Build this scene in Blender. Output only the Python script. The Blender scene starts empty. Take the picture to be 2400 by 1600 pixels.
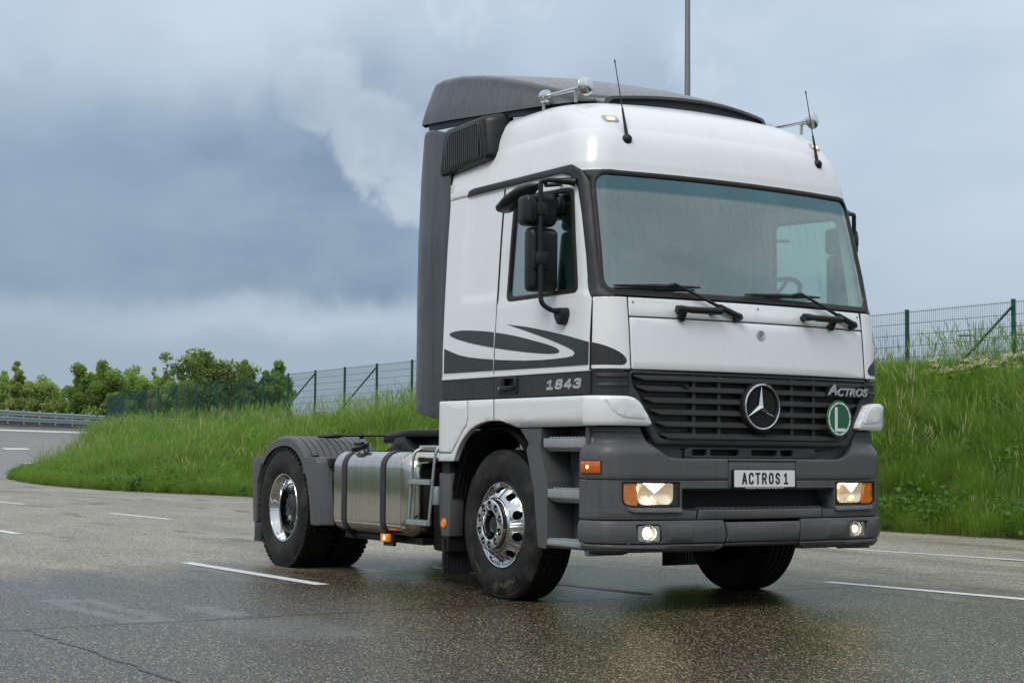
import bpy, bmesh, math, random
from mathutils import Vector, Matrix, noise
import numpy as np
random.seed(7)
R = math.radians
scene = bpy.context.scene
COL = scene.collection

# ------------------------------------------------------------------ camera
cd = bpy.data.cameras.new('camera'); cam = bpy.data.objects.new('camera', cd); COL.objects.link(cam)
cd.sensor_width = 36.0; cd.lens = 57.70; cd.clip_start = 0.1; cd.clip_end = 6000
yaw, pit, rol = R(148.166), R(3.8625), R(0.526)
fw = Vector((math.cos(pit)*math.cos(yaw), math.cos(pit)*math.sin(yaw), math.sin(pit)))
rt = fw.cross(Vector((0, 0, 1))).normalized(); up = rt.cross(fw)
r2 = rt*math.cos(rol) + up*math.sin(rol); u2 = up*math.cos(rol) - rt*math.sin(rol)
M = Matrix((r2, u2, -fw)).transposed().to_4x4(); M.translation = Vector((9.868, -7.202, 1.0253))
cam.matrix_world = M
scene.camera = cam

# ------------------------------------------------------------------ exposure
scene.view_settings.view_transform = 'Standard'; scene.view_settings.look = 'None'
scene.view_settings.gamma = 1; scene.view_settings.use_curve_mapping = False
scene.view_settings.exposure = 0.0
scene.render.engine = 'CYCLES'
scene.cycles.max_bounces = 6; scene.cycles.volume_bounces = 0; scene.cycles.adaptive_threshold = .015; scene.cycles.transparent_max_bounces = 16
scene.cycles.use_denoising = True
scene.cycles.sample_clamp_indirect = 6
scene.cycles.caustics_reflective = False; scene.cycles.caustics_refractive = False

# ------------------------------------------------------------------ world (overcast sky with cloud masses)
SUN_EL, SUN_AZ = R(45), R(-57)          # direction the light comes from (azimuth in the x-y plane)
world = bpy.data.worlds.new('World'); scene.world = world; world.use_nodes = True
class NT:
    def __init__(s, tree): s.t = tree; s.n = tree.nodes; s.l = tree.links
    def new(s, typ, **kw):
        n = s.n.new(typ)
        for k, v in kw.items(): setattr(n, k, v)
        return n
    def put(s, sock, v):
        if v is None: return
        if hasattr(v, 'is_output'): s.l.new(v, sock)
        else: sock.default_value = v
    def math(s, op, a, b=None, c=None, clamp=False):
        n = s.new('ShaderNodeMath', operation=op, use_clamp=clamp)
        for i, v in enumerate((a, b, c)): s.put(n.inputs[i], v)
        return n.outputs[0]
    def vmath(s, op, a, b=None, out=0):
        n = s.new('ShaderNodeVectorMath', operation=op)
        s.put(n.inputs[0], a)
        if b is not None:
            if op == 'SCALE': s.put(n.inputs['Scale'], b)
            else: s.put(n.inputs[1], b)
        return n.outputs[out]
    def noise(s, vec, scale, detail=4, rough=.55, dist=0, color=False):
        n = s.new('ShaderNodeTexNoise'); s.put(n.inputs['Vector'], vec); n.inputs['Scale'].default_value = scale
        n.inputs['Detail'].default_value = detail; n.inputs['Roughness'].default_value = rough
        n.inputs['Distortion'].default_value = dist
        return n.outputs['Color' if color else 'Fac']
    def voro(s, vec, scale, feature='F1', out='Distance'):
        n = s.new('ShaderNodeTexVoronoi', feature=feature); s.put(n.inputs['Vector'], vec); n.inputs['Scale'].default_value = scale
        return n.outputs[out]
    def map(s, v, a, b, c=0., d=1., smooth=True):
        n = s.new('ShaderNodeMapRange', interpolation_type='SMOOTHSTEP' if smooth else 'LINEAR')
        for i, q in enumerate((v, a, b, c, d)): s.put(n.inputs[i], q)
        return n.outputs[0]
    def mix(s, f, a, b, blend='MIX'):
        n = s.new('ShaderNodeMix', data_type='RGBA', blend_type=blend)
        s.put(n.inputs[0], f); s.put(n.inputs[6], a); s.put(n.inputs[7], b)
        return n.outputs[2]
    def ramp(s, f, stops):
        n = s.new('ShaderNodeValToRGB'); s.put(n.inputs[0], f); e = n.color_ramp.elements
        while len(e) < len(stops): e.new(0.5)
        for q, (p, c) in zip(e, stops): q.position = p; q.color = c if len(c) == 4 else (*c, 1)
        return n.outputs[0]
    def mapping(s, vec, scale=(1, 1, 1), loc=(0, 0, 0), rot=(0, 0, 0)):
        n = s.new('ShaderNodeMapping'); s.put(n.inputs[0], vec)
        n.inputs['Location'].default_value = loc; n.inputs['Rotation'].default_value = rot; n.inputs['Scale'].default_value = scale
        return n.outputs[0]
def c3(r, g, b): return (r, g, b, 1)
w = NT(world.node_tree); w.n.clear()
tc = w.new('ShaderNodeTexCoord'); d = w.vmath('NORMALIZE', tc.outputs['Generated'])
def pdir(px, py):                        # direction of a cloud mass, degrees of azimuth and elevation
    return (math.cos(R(py))*math.cos(R(px)), math.cos(R(py))*math.sin(R(px)), math.sin(R(py)))
wv = w.vmath('SUBTRACT', w.noise(d, 6, 3, .55, color=True), (.5, .5, .5))
wv2 = w.vmath('SUBTRACT', w.noise(d, 22, 5, .55, color=True), (.5, .5, .5))
dw = w.vmath('ADD', d, w.vmath('ADD', w.vmath('SCALE', wv, .11), w.vmath('SCALE', wv2, .030)))
dsm = w.vmath('ADD', d, w.vmath('SCALE', wv2, .034))
dfr = w.vmath('ADD', dsm, w.vmath('SCALE', w.vmath('SUBTRACT', w.noise(d, 70, 6, .6, color=True), (.5, .5, .5)), .030))
sep = w.new('ShaderNodeSeparateXYZ'); w.l.new(d, sep.inputs[0]); el = sep.outputs[2]
sepw = w.new('ShaderNodeSeparateXYZ'); w.l.new(dw, sepw.inputs[0]); elw = sepw.outputs[2]
seps = w.new('ShaderNodeSeparateXYZ'); w.l.new(dsm, seps.inputs[0]); els = seps.outputs[2]
azw = w.math('MULTIPLY', w.math('ARCTAN2', sepw.outputs[1], sepw.outputs[0]), 180/math.pi)
def blob(az, e_, r0, r1, sz=1.6, vec=None):
    q = w.vmath('MULTIPLY', w.vmath('SUBTRACT', vec or dw, pdir(az, e_)), (1, 1, sz))
    return w.map(w.vmath('LENGTH', q, out=1), r0, r1, 1., 0.)
def vmax(*a):
    r = a[0]
    for q in a[1:]: r = w.math('MAXIMUM', r, q)
    return r
n1 = w.noise(w.mapping(d, (1, 1, 2.4)), 3.4, 4, .5)
n2 = w.noise(w.mapping(d, (1, 1, 1.8)), 9.0, 5, .55)
flat = c3(3.55, 4.5, 5.65); light = c3(6.5, 7.5, 8.6); mid = c3(5.1, 6.2, 7.5); drk = c3(2.05, 3.0, 4.3)
base = w.mix(w.map(n1, .36, .64), mid, light)
# long shelf of rain cloud: even base, ragged bright top; it recurs round the sky
cov = vmax(w.map(azw, 150.0, 156.5), w.map(w.noise(w.mapping(d, (1, 1, .2)), 1.7, 2, .5), .50, .60))
shelf = w.math('MULTIPLY', w.math('MULTIPLY', w.map(els, .070, .100), w.map(elw, .165, .265, 1, 0)), cov)
base = w.mix(w.math('MULTIPLY', shelf, w.map(n2, .25, .70, .70, 1.0)), base, drk)
veil = w.math('MULTIPLY', w.map(azw, 156, 163), w.map(elw, .16, .30, .75, .0))
base = w.mix(w.math('MULTIPLY', veil, .55), base, c3(3.0, 4.05, 5.4))
# sunlit cumulus heads standing out of the shelf: crisp on the outside, dissolving into the dark mass
env = vmax(blob(155.0, 12.4, .0, .052, 1.0, d), blob(153.0, 11.0, .0, .056, 1.0, d), blob(151.0, 9.4, .0, .056, 1.0, d), w.math('MULTIPLY', w.map(w.noise(w.mapping(d, (1, 1, 1.4), (3, 7, 1)), 3.2, 2, .5), .60, .75), w.map(el, .10, .16)))
puff = w.math('ADD', env, w.math('MULTIPLY', w.math('SUBTRACT', w.noise(d, 24, 7, .58), .5), 1.25))
bright = w.math('MULTIPLY', w.map(puff, .30, .58), w.map(w.noise(d, 11, 4, .6), .30, .62, .45, 1.0))
base = w.mix(w.math('MULTIPLY', bright, w.map(azw, 158, 154, .10, .70)), base, c3(7.1, 7.85, 8.5))
base = w.mix(vmax(w.map(els, .055, .098, .92, .0), w.math('MULTIPLY', w.map(el, .07, .20, .55, .0), w.math('SUBTRACT', 1, shelf))), base, flat)         # even haze band under the cloud base
boost = w.map(el, .22, .9, 1., 1.5)
base = w.vmath('SCALE', base, boost)
base = w.mix(w.map(el, .25, .7), base, w.mix(1.0, base, c3(1.10, 1.0, .90), 'MULTIPLY'))     # neutral grey overhead
sky = w.new('ShaderNodeTexSky', sky_type='NISHITA'); sky.sun_disc = False
sky.sun_elevation = SUN_EL; sky.sun_rotation = R(90) - SUN_AZ; sky.air_density = 1.2; sky.dust_density = 2.5
col = w.mix(.90, sky.outputs[0], base)
bg = w.new('ShaderNodeBackground'); w.l.new(col, bg.inputs[0]); bg.inputs[1].default_value = .1
wo = w.new('ShaderNodeOutputWorld'); w.l.new(bg.outputs[0], wo.inputs[0])

# ------------------------------------------------------------------ sun behind the cloud layer
sd = bpy.data.lights.new('sun', 'SUN'); sd.energy = 1.4; sd.angle = R(28); sd.color = (1, .965, .92)
so = bpy.data.objects.new('sun', sd); COL.objects.link(so)
sv = Vector((math.cos(SUN_EL)*math.cos(SUN_AZ), math.cos(SUN_EL)*math.sin(SUN_AZ), math.sin(SUN_EL)))
so.rotation_euler = sv.to_track_quat('Z', 'Y').to_euler(); so.location = sv*50

# ------------------------------------------------------------------ materials
MATS = {}
def mat(name, fn):
    m = bpy.data.materials.new(name); m.use_nodes = True
    t = NT(m.node_tree); t.n.clear(); o = t.new('ShaderNodeOutputMaterial')
    s = fn(t); t.l.new(s, o.inputs[0]); MATS[name] = m; return m
def prin(t, color, rough=.5, metal=0., bump=None, bdist=.01, bstr=.3, coat=0., spec=.5, emis=None, estr=0., trans=0., ior=1.45, coatrough=.05, aniso=0.):
    p = t.new('ShaderNodeBsdfPrincipled')
    t.put(p.inputs['Base Color'], color); t.put(p.inputs['Roughness'], rough); t.put(p.inputs['Metallic'], metal)
    p.inputs['Specular IOR Level'].default_value = spec; p.inputs['Coat Weight'].default_value = coat; p.inputs['Coat Roughness'].default_value = coatrough
    p.inputs['IOR'].default_value = ior; p.inputs['Transmission Weight'].default_value = trans; p.inputs['Anisotropic'].default_value = aniso
    if emis: p.inputs['Emission Color'].default_value = emis; p.inputs['Emission Strength'].default_value = estr
    if bump is not None:
        b = t.new('ShaderNodeBump'); b.inputs['Strength'].default_value = bstr; b.inputs['Distance'].default_value = bdist
        t.l.new(bump, b.inputs['Height']); t.l.new(b.outputs[0], p.inputs['Normal'])
    return p.outputs[0]
def obc(t): return t.new('ShaderNodeTexCoord').outputs['Object']
def paint(color, rough=.22, streak=.06, coat=.35, drops=True):
    def f(t):
        v = obc(t)
        st = t.noise(t.mapping(v, (26, 26, 1.1)), 1.0, 4, .6)          # vertical rain streaks
        bl = t.noise(v, 2.3, 3, .6)
        k = t.math('ADD', t.math('MULTIPLY', t.map(st, .35, .75, -1, 1), streak), t.math('MULTIPLY', t.map(bl, .3, .7, -1, 1), streak*.6))
        c = t.vmath('SCALE', color[:3], t.math('SUBTRACT', 1.0, t.math('ADD', k, streak)))
        dr = t.map(t.voro(v, 46), .05, .16, 1, 0)
        dr = t.math('MULTIPLY', dr, t.map(t.noise(v, 4, 2), .5, .62))
        r = t.math('ADD', rough, t.math('MULTIPLY', t.map(st, .4, .7), .12))
        return prin(t, c, r, coat=coat, coatrough=.16, bump=dr, bdist=.003, bstr=.18 if drops else 0)
    return f
def plastic(color, rough=.5, grain=.25, streak=.12, gs=420, drops=True, spec=.4):
    def f(t):
        v = obc(t)
        st = t.noise(t.mapping(v, (34, 34, 1.0)), 1.0, 4, .65)
        bl = t.noise(v, 3.1, 4, .6)
        k = t.math('ADD', t.math('MULTIPLY', t.map(st, .4, .72, 0, 1), streak), t.math('MULTIPLY', t.map(bl, .3, .7, -1, 1), .07))
        c = t.vmath('SCALE', color[:3], t.math('SUBTRACT', 1.0, k))
        r = t.math('SUBTRACT', rough, t.math('MULTIPLY', t.map(st, .45, .75), .16))
        g = t.noise(v, gs, 2)
        dr = t.math('MULTIPLY', t.map(t.voro(v, 60), .05, .18, 1, 0), t.map(t.noise(v, 5, 2), .46, .6))
        h = t.math('ADD', t.math('MULTIPLY', g, grain), t.math('MULTIPLY', dr, 1.4 if drops else 0))
        return prin(t, c, r, bump=h, bdist=.002, bstr=.35, spec=spec)
    return f
mat('white_paint', paint((.82, .835, .84), .30, .016, .55))
mat('grey_paint', paint((.066, .068, .070), .32, .14, .4))
mat('grille_plastic', plastic((.048, .048, .050), .45))
mat('silver_bezel', lambda t: prin(t, c3(.62, .63, .63), .28, .5))
mat('grey_plastic', plastic((.100, .100, .102), .44))
mat('dark_plastic', plastic((.030, .030, .033), .48))
mat('black_plastic', plastic((.014, .014, .015), .38, .1, .1))
mat('band_film', plastic((.040, .037, .036), .34, .05, .25))
mat('decal_film', plastic((.040, .046, .042), .25, .03, .12))
mat('step_plastic', plastic((.30, .325, .335), .42, .2, .1))
mat('rubber_seal', plastic((.028, .025, .024), .55, .2, .1))
def tyre_m(t):
    v = obc(t)
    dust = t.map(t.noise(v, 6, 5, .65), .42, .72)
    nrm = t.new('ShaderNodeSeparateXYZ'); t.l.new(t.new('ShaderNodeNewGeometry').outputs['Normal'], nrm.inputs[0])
    dust = t.math('MULTIPLY', dust, t.map(t.math('ABSOLUTE', nrm.outputs[1]), .35, .8))  # tread left dark, standing for wet rubber and the bumper's shade
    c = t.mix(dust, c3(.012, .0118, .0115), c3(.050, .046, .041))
    return prin(t, c, t.map(dust, 0, 1, .58, .85, False), bump=t.noise(v, 60, 4), bdist=.002, bstr=.35, spec=.3)
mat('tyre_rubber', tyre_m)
mat('tyre_lettering', lambda t: prin(t, c3(.085, .078, .055), .8))
mat('chrome', lambda t: prin(t, c3(.66, .67, .68), t.map(t.noise(obc(t), 9, 3), .3, .7, .05, .13), 1.0))
def tank_m(t):
    v = obc(t)
    br = t.noise(t.mapping(v, (190, 190, 1.2)), 1, 4, .65)
    rd = t.math('MULTIPLY', t.map(t.voro(v, 70), .05, .2, 1, 0), t.map(t.noise(v, 6, 2), .44, .58))
    st = t.noise(t.mapping(v, (30, 30, .8)), 1, 4, .6)
    c = t.mix(t.map(st, .45, .75, 0, .5), c3(.56, .53, .475), c3(.38, .355, .31))
    return prin(t, c, t.math('ADD', .09, t.math('MULTIPLY', br, .10)), 1.0, bump=t.math('ADD', t.math('MULTIPLY', br, .25), rd), bdist=.0008, bstr=.22, aniso=.5)
mat('brushed_steel', tank_m)
mat('galvanised', lambda t: prin(t, t.mix(t.noise(obc(t), 30, 3), c3(.36, .41, .41), c3(.50, .56, .56)), .42, .75))
mat('hub_metal', plastic((.03, .031, .033), .42, .3, .05, 90))
mat('silver_letter', lambda t: prin(t, c3(.50, .51, .52), .3, .55))
mat('grey_letter', lambda t: prin(t, c3(.46, .465, .465), .4, .1))
mat('plate_white', lambda t: prin(t, c3(.82, .83, .83), .3))
mat('plate_black', lambda t: prin(t, c3(.012, .012, .012), .35))
mat('sign_green', lambda t: prin(t, c3(.018, .135, .062), .42))
mat('amber', lambda t: prin(t, c3(.85, .23, .012), .16, coat=.6, emis=c3(1, .22, .01), estr=.12))
mat('amber_dark', lambda t: prin(t, c3(.55, .10, .006), .16, coat=.6, emis=c3(1, .2, .01), estr=.05))
mat('amber_glow', lambda t: prin(t, c3(1, .5, .1), .3, emis=c3(1, .55, .14), estr=5))
mat('red_tape', lambda t: prin(t, c3(.5, .01, .01), .4))
mat('lamp_glow', lambda t: prin(t, c3(1, .9, .75), .3, emis=c3(1, .82, .55), estr=22))
mat('lamp_soft', lambda t: prin(t, c3(1, .9, .75), .3, emis=c3(1, .74, .40), estr=1.6))
mat('reflector_lit', lambda t: prin(t, c3(.78, .74, .66), .15, 1.0, bump=t.noise(t.mapping(obc(t), (1, 90, 30)), 1, 2), bdist=.004, bstr=.6, emis=c3(1, .72, .42), estr=.35))  # weak emission paints lamp light onto the reflector
mat('reflector', lambda t: prin(t, c3(.78, .77, .74), t.map(t.noise(obc(t), 30, 3), .3, .7, .06, .2), 1.0, bump=t.noise(t.mapping(obc(t), (1, 90, 30)), 1, 2), bdist=.004, bstr=.5))
def glass(tint, refl=.02, rough=0., tl=None, flute=None, gcol=None):
    def f(t):
        v = obc(t)
        tr = t.new('ShaderNodeBsdfTransparent'); t.put(tr.inputs[0], tl(t, v) if tl else tint)
        gl = t.new('ShaderNodeBsdfGlossy'); gl.inputs['Roughness'].default_value = rough; t.put(gl.inputs[0], gcol(t, v) if gcol else (1, 1, 1, 1))
        fr = t.new('ShaderNodeFresnel'); ge = t.new('ShaderNodeNewGeometry'); t.put(fr.inputs[0], t.map(ge.outputs['Backfacing'], 0, 1, 1.5, 1/1.5, False))
        if flute:
            b = t.new('ShaderNodeBump'); b.inputs['Strength'].default_value = .6; b.inputs['Distance'].default_value = .004
            t.l.new(flute(t, v), b.inputs['Height']); t.l.new(b.outputs[0], gl.inputs['Normal']); t.l.new(b.outputs[0], fr.inputs['Normal'])
        mx = t.new('ShaderNodeMixShader'); t.put(mx.inputs[0], t.math('ADD', fr.outputs[0], refl, clamp=True))
        t.l.new(tr.outputs[0], mx.inputs[1]); t.l.new(gl.outputs[0], mx.inputs[2])
        return mx.outputs[0]
    return f
mat('lens_glass', glass(c3(.95, .95, .94), .03, .02, flute=lambda t, v: t.noise(t.mapping(v, (1, 110, 26)), 1, 2)))
def screen_tint(t, v):                   # green tinted windscreen with a darker blue-green sun band, rain beads and runs
    s = t.new('ShaderNodeSeparateXYZ'); t.l.new(v, s.inputs[0])
    c = t.mix(t.map(s.outputs[2], 2.745, 2.775), c3(.80, .945, .91), c3(.16, .54, .60))
    nb = t.math('MULTIPLY', t.map(t.voro(v, 105), .10, .28, 1, 0), t.map(t.noise(v, 2.6, 4, .6), .42, .66, 0, .8))
    run = t.noise(t.mapping(v, (0, 30, 1.3)), 1, 3, .5, .25)
    run = t.math('MULTIPLY', t.map(t.math('ABSOLUTE', t.math('SUBTRACT', run, .56)), .0, .012, 1, 0), t.map(t.noise(t.mapping(v, (0, 2.2, 1.2)), 1, 2), .40, .55, 0, .7))
    k = t.math('SUBTRACT', 1, t.math('MULTIPLY', t.math('MAXIMUM', nb, run), .26))
    return t.vmath('SCALE', c, k)
def band_col(t, v):
    s = t.new('ShaderNodeSeparateXYZ'); t.l.new(v, s.inputs[0]); return t.mix(t.map(s.outputs[2], 2.742, 2.772), c3(1, 1, .97), c3(.62, .86, .89))
mat('windscreen_glass', glass(None, .12, .0, tl=screen_tint, gcol=band_col))
def side_tint(t, v):
    nb = t.math('MULTIPLY', t.map(t.voro(v, 120), .10, .26, 1, 0), t.map(t.noise(v, 3.2, 4, .6), .42, .66, 0, .7))
    return t.vmath('SCALE', (.72, .86, .83), t.math('SUBTRACT', 1, t.math('MULTIPLY', nb, .5)))
mat('window_glass', glass(None, .20, .0, tl=side_tint))
mat('mirror_glass', lambda t: prin(t, c3(.75, .8, .8), .03, 1.0))
mat('interior', lambda t: prin(t, t.mix(t.noise(obc(t), 5, 3), c3(.60, .63, .62), c3(.72, .75, .74)), .85))
mat('interior_dark', lambda t: prin(t, c3(.085, .09, .092), .7))
mat('chassis_black', plastic((.012, .012, .012), .6, .3, .1, 60, False))
mat('line_paint', lambda t: prin(t, t.mix(t.map(t.noise(obc(t), 26, 5, .7), .60, .74), c3(.72, .73, .72), c3(.33, .33, .32)), .55, bump=t.noise(obc(t), 240, 2), bdist=.004, bstr=.35))
mat('line_worn', lambda t: prin(t, t.mix(t.map(t.noise(obc(t), 3, 6, .75), .40, .62), c3(.50, .50, .49), c3(.17, .165, .16)), .6))

# ------------------------------------------------------------------ ground materials
def box_mask(t, x, y, x0, x1, y0, y1, soft=.03):
    a = t.math('MULTIPLY', t.map(x, x0 - soft, x0 + soft), t.map(x, x1 - soft, x1 + soft, 1, 0))
    b = t.math('MULTIPLY', t.map(y, y0 - soft, y0 + soft), t.map(y, y1 - soft, y1 + soft, 1, 0))
    return t.math('MULTIPLY', a, b)
def asphalt_m(t):
    v = obc(t)
    wob = t.vmath('ADD', v, t.vmath('SCALE', t.vmath('SUBTRACT', t.noise(v, 1.6, 4, .6, color=True), (.5, .5, .5)), .22))
    s = t.new('ShaderNodeSeparateXYZ'); t.l.new(wob, s.inputs[0]); x, y = s.outputs[0], s.outputs[1]
    cell = t.voro(v, 125, out='Color'); sep = t.new('ShaderNodeSeparateColor'); t.l.new(cell, sep.inputs[0])
    cell2 = t.voro(v, 42, out='Color'); sep2 = t.new('ShaderNodeSeparateColor'); t.l.new(cell2, sep2.inputs[0])
    stone = t.ramp(sep.outputs[0], [(0, (.052, .043, .029)), (.40, (.170, .149, .108)), (.72, (.290, .256, .190)), (.90, (.52, .46, .34)), (1, (.92, .82, .62))])
    stone = t.mix(t.map(sep2.outputs[1], .82, .9, 0, .75, False), stone, c3(.40, .36, .27))
    grit = t.map(t.noise(v, 34, 3, .7), .32, .68, .62, 1.38)
    stone = t.vmath('SCALE', stone, grit)
    broad = t.noise(t.mapping(v, (.28, .9, 1)), 1, 6, .62)
    stone = t.vmath('SCALE', stone, t.map(broad, .3, .72, .86, 1.22))
    wet = t.map(t.noise(t.mapping(v, (.16, .62, 1), (3.1, 1.7, 0)), 1, 6, .62), .50, .68, 0, .6)
    soak_shade = t.math('ADD', box_mask(t, x, y, -3.4, 12, -9.5, 2.6, 2.4), t.math('MULTIPLY', t.math('SUBTRACT', t.noise(t.mapping(v, (.30, 1.05, 1)), 1, 7, .68), .5), 1.9))  # wet foreground; its colour also carries the shade under the truck
    wet = t.math('MAXIMUM', wet, t.map(soak_shade, .06, .78))
    pud = t.map(t.noise(t.mapping(v, (.30, .95, 1), (9.4, 2.2, 0)), 1, 5, .6), .585, .66)
    # removed road marks: the ground down strips lie smoother and paler
    m = t.math('MAXIMUM', t.math('SUBTRACT', box_mask(t, x, y, -1.30, .36, -3.99, -3.67), box_mask(t, x, y, -1.05, .16, -3.88, -3.77), clamp=True), box_mask(t, x, y, -.46, .24, -3.34, -3.12))
    m2 = t.math('MAXIMUM', m, t.math('MULTIPLY', box_mask(t, x, y, .5, 1.6, -3.5, -2.9, .15), .55))
    m2 = t.math('MULTIPLY', m2, t.map(t.noise(v, 9, 5, .7), .3, .62, .25, .9))
    col = t.mix(t.math('MULTIPLY', m2, .95), stone, c3(.50, .49, .46))
    # thin green algae in the shallow hollows by the lane line
    al = t.math('MULTIPLY', box_mask(t, x, y, -4.5, 3.0, 1.2, 4.9, .5), t.map(t.noise(t.mapping(v, (.55, 3.2, 1), (4.2, .4, 0)), 1, 6, .66), .60, .70))
    col = t.mix(t.math('MULTIPLY', al, .8), col, c3(.035, .055, .018))
    chip = t.math('MULTIPLY', sep.outputs[0], sep.outputs[0])
    wetk = t.math('ADD', .11, t.math('MULTIPLY', t.math('MULTIPLY', chip, chip), .50))     # soaked binder goes dark, the pale chips stay; deepened for shade under the truck
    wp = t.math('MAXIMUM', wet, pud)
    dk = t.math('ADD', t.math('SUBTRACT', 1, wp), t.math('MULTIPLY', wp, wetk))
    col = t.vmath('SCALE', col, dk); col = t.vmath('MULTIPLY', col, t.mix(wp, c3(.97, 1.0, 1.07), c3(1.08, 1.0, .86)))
    col = t.mix(t.math('MULTIPLY', m2, t.map(wp, 0, 1, .3, .85)), col, c3(.19, .19, .183))
    rough = t.math('SUBTRACT', .47, t.math('ADD', t.math('MULTIPLY', wet, .22), t.math('MULTIPLY', pud, .10)))
    rough = t.math('SUBTRACT', rough, t.math('MULTIPLY', m2, .05))
    h = t.math('ADD', t.math('MULTIPLY', t.voro(v, 125), t.map(pud, 0, 1, 1.0, .35)), t.math('MULTIPLY', t.noise(v, 260, 2), .4))
    h = t.math('ADD', h, t.math('MULTIPLY', m2, -.25))
    return prin(t, col, rough, bump=h, bdist=.006, bstr=.34, spec=.40, ior=1.36)
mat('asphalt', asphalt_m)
mat('bank_asphalt', lambda t: prin(t, t.mix(t.noise(t.mapping(obc(t), (.3, .3, 1)), 1, 5, .6), c3(.17, .16, .148), c3(.24, .228, .212)), .5, bump=t.noise(obc(t), 40, 3), bdist=.01, bstr=.4))
mat('joint_seal', lambda t: prin(t, t.mix(t.map(t.noise(obc(t), 14, 4), .4, .6), c3(.010, .010, .011), c3(.045, .047, .05)), .3))
mat('field_soil', lambda t: prin(t, t.mix(t.noise(obc(t), .6, 6, .65), c3(.035, .06, .014), c3(.075, .105, .03)), .95))
mat('bank_soil', lambda t: prin(t, t.mix(t.noise(obc(t), 1.4, 6, .65), c3(.022, .04, .010), c3(.05, .08, .018)), .95))
mat('concrete', lambda t: prin(t, t.mix(t.noise(obc(t), 2, 5, .65), c3(.12, .115, .105), c3(.20, .195, .185)), .85))
mat('fence_green', lambda t: prin(t, c3(.010, .080, .055), .45))
mat('fence_wire', lambda t: prin(t, c3(.011, .050, .038), .5))
mat('pole_metal', lambda t: prin(t, t.mix(t.noise(t.mapping(obc(t), (20, 20, 1.5)), 1, 4), c3(.16, .19, .19), c3(.26, .29, .285)), .5, .5))
def leaf_m(base, tip, trans=.35, var=.35):
    def f(t):
        at = t.new('ShaderNodeAttribute', attribute_name='tip'); oi = t.new('ShaderNodeObjectInfo')
        c = t.mix(at.outputs['Fac'], base, tip)
        rv = t.new('ShaderNodeAttribute', attribute_name='vary')
        k = t.math('ADD', 1 - var*.5, t.math('MULTIPLY', t.math('ADD', t.math('MULTIPLY', oi.outputs['Random'], .5), t.math('MULTIPLY', rv.outputs['Fac'], .5)), var))
        hs = t.new('ShaderNodeHueSaturation'); t.put(hs.inputs['Hue'], t.map(oi.outputs['Random'], 0, 1, .485, .515, False)); t.put(hs.inputs['Saturation'], .96)
        t.put(hs.inputs['Color'], t.vmath('SCALE', c, k)); c = hs.outputs[0]
        df = t.new('ShaderNodeBsdfPrincipled'); t.put(df.inputs['Base Color'], c); df.inputs['Roughness'].default_value = .55; df.inputs['Specular IOR Level'].default_value = .3
        tr = t.new('ShaderNodeBsdfTranslucent'); t.put(tr.inputs[0], t.mix(1.0, c, c3(1.0, 1.15, .55), 'MULTIPLY'))
        mx = t.new('ShaderNodeMixShader'); mx.inputs[0].default_value = trans; t.l.new(df.outputs[0], mx.inputs[1]); t.l.new(tr.outputs[0], mx.inputs[2])
        return mx.outputs[0]
    return f
mat('grass_a', leaf_m(c3(.115, .205, .022), c3(.225, .36, .045)))
mat('grass_b', leaf_m(c3(.095, .175, .018), c3(.20, .31, .045)))
mat('grass_c', leaf_m(c3(.085, .175, .022), c3(.215, .325, .065)))
mat('grass_d', leaf_m(c3(.14, .16, .05), c3(.40, .36, .20)))
mat('weed_leaf', leaf_m(c3(.055, .14, .012), c3(.11, .235, .022)))
mat('leaf_hazy', leaf_m(c3(.28, .35, .11), c3(.46, .54, .21), .5, .25))  # far leaves lightened in their colour to stand for haze
mat('leaf_mid', leaf_m(c3(.20, .30, .075), c3(.34, .45, .13), .5, .25))
mat('leaf_dark', leaf_m(c3(.155, .24, .075), c3(.27, .37, .12), .5, .25))
mat('bark', lambda t: prin(t, t.mix(t.noise(t.mapping(obc(t), (6, 6, 1)), 3, 5), c3(.05, .042, .033), c3(.12, .105, .085)), .9))
mat('blossom', lambda t: prin(t, c3(.70, .66, .40), .8))

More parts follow.
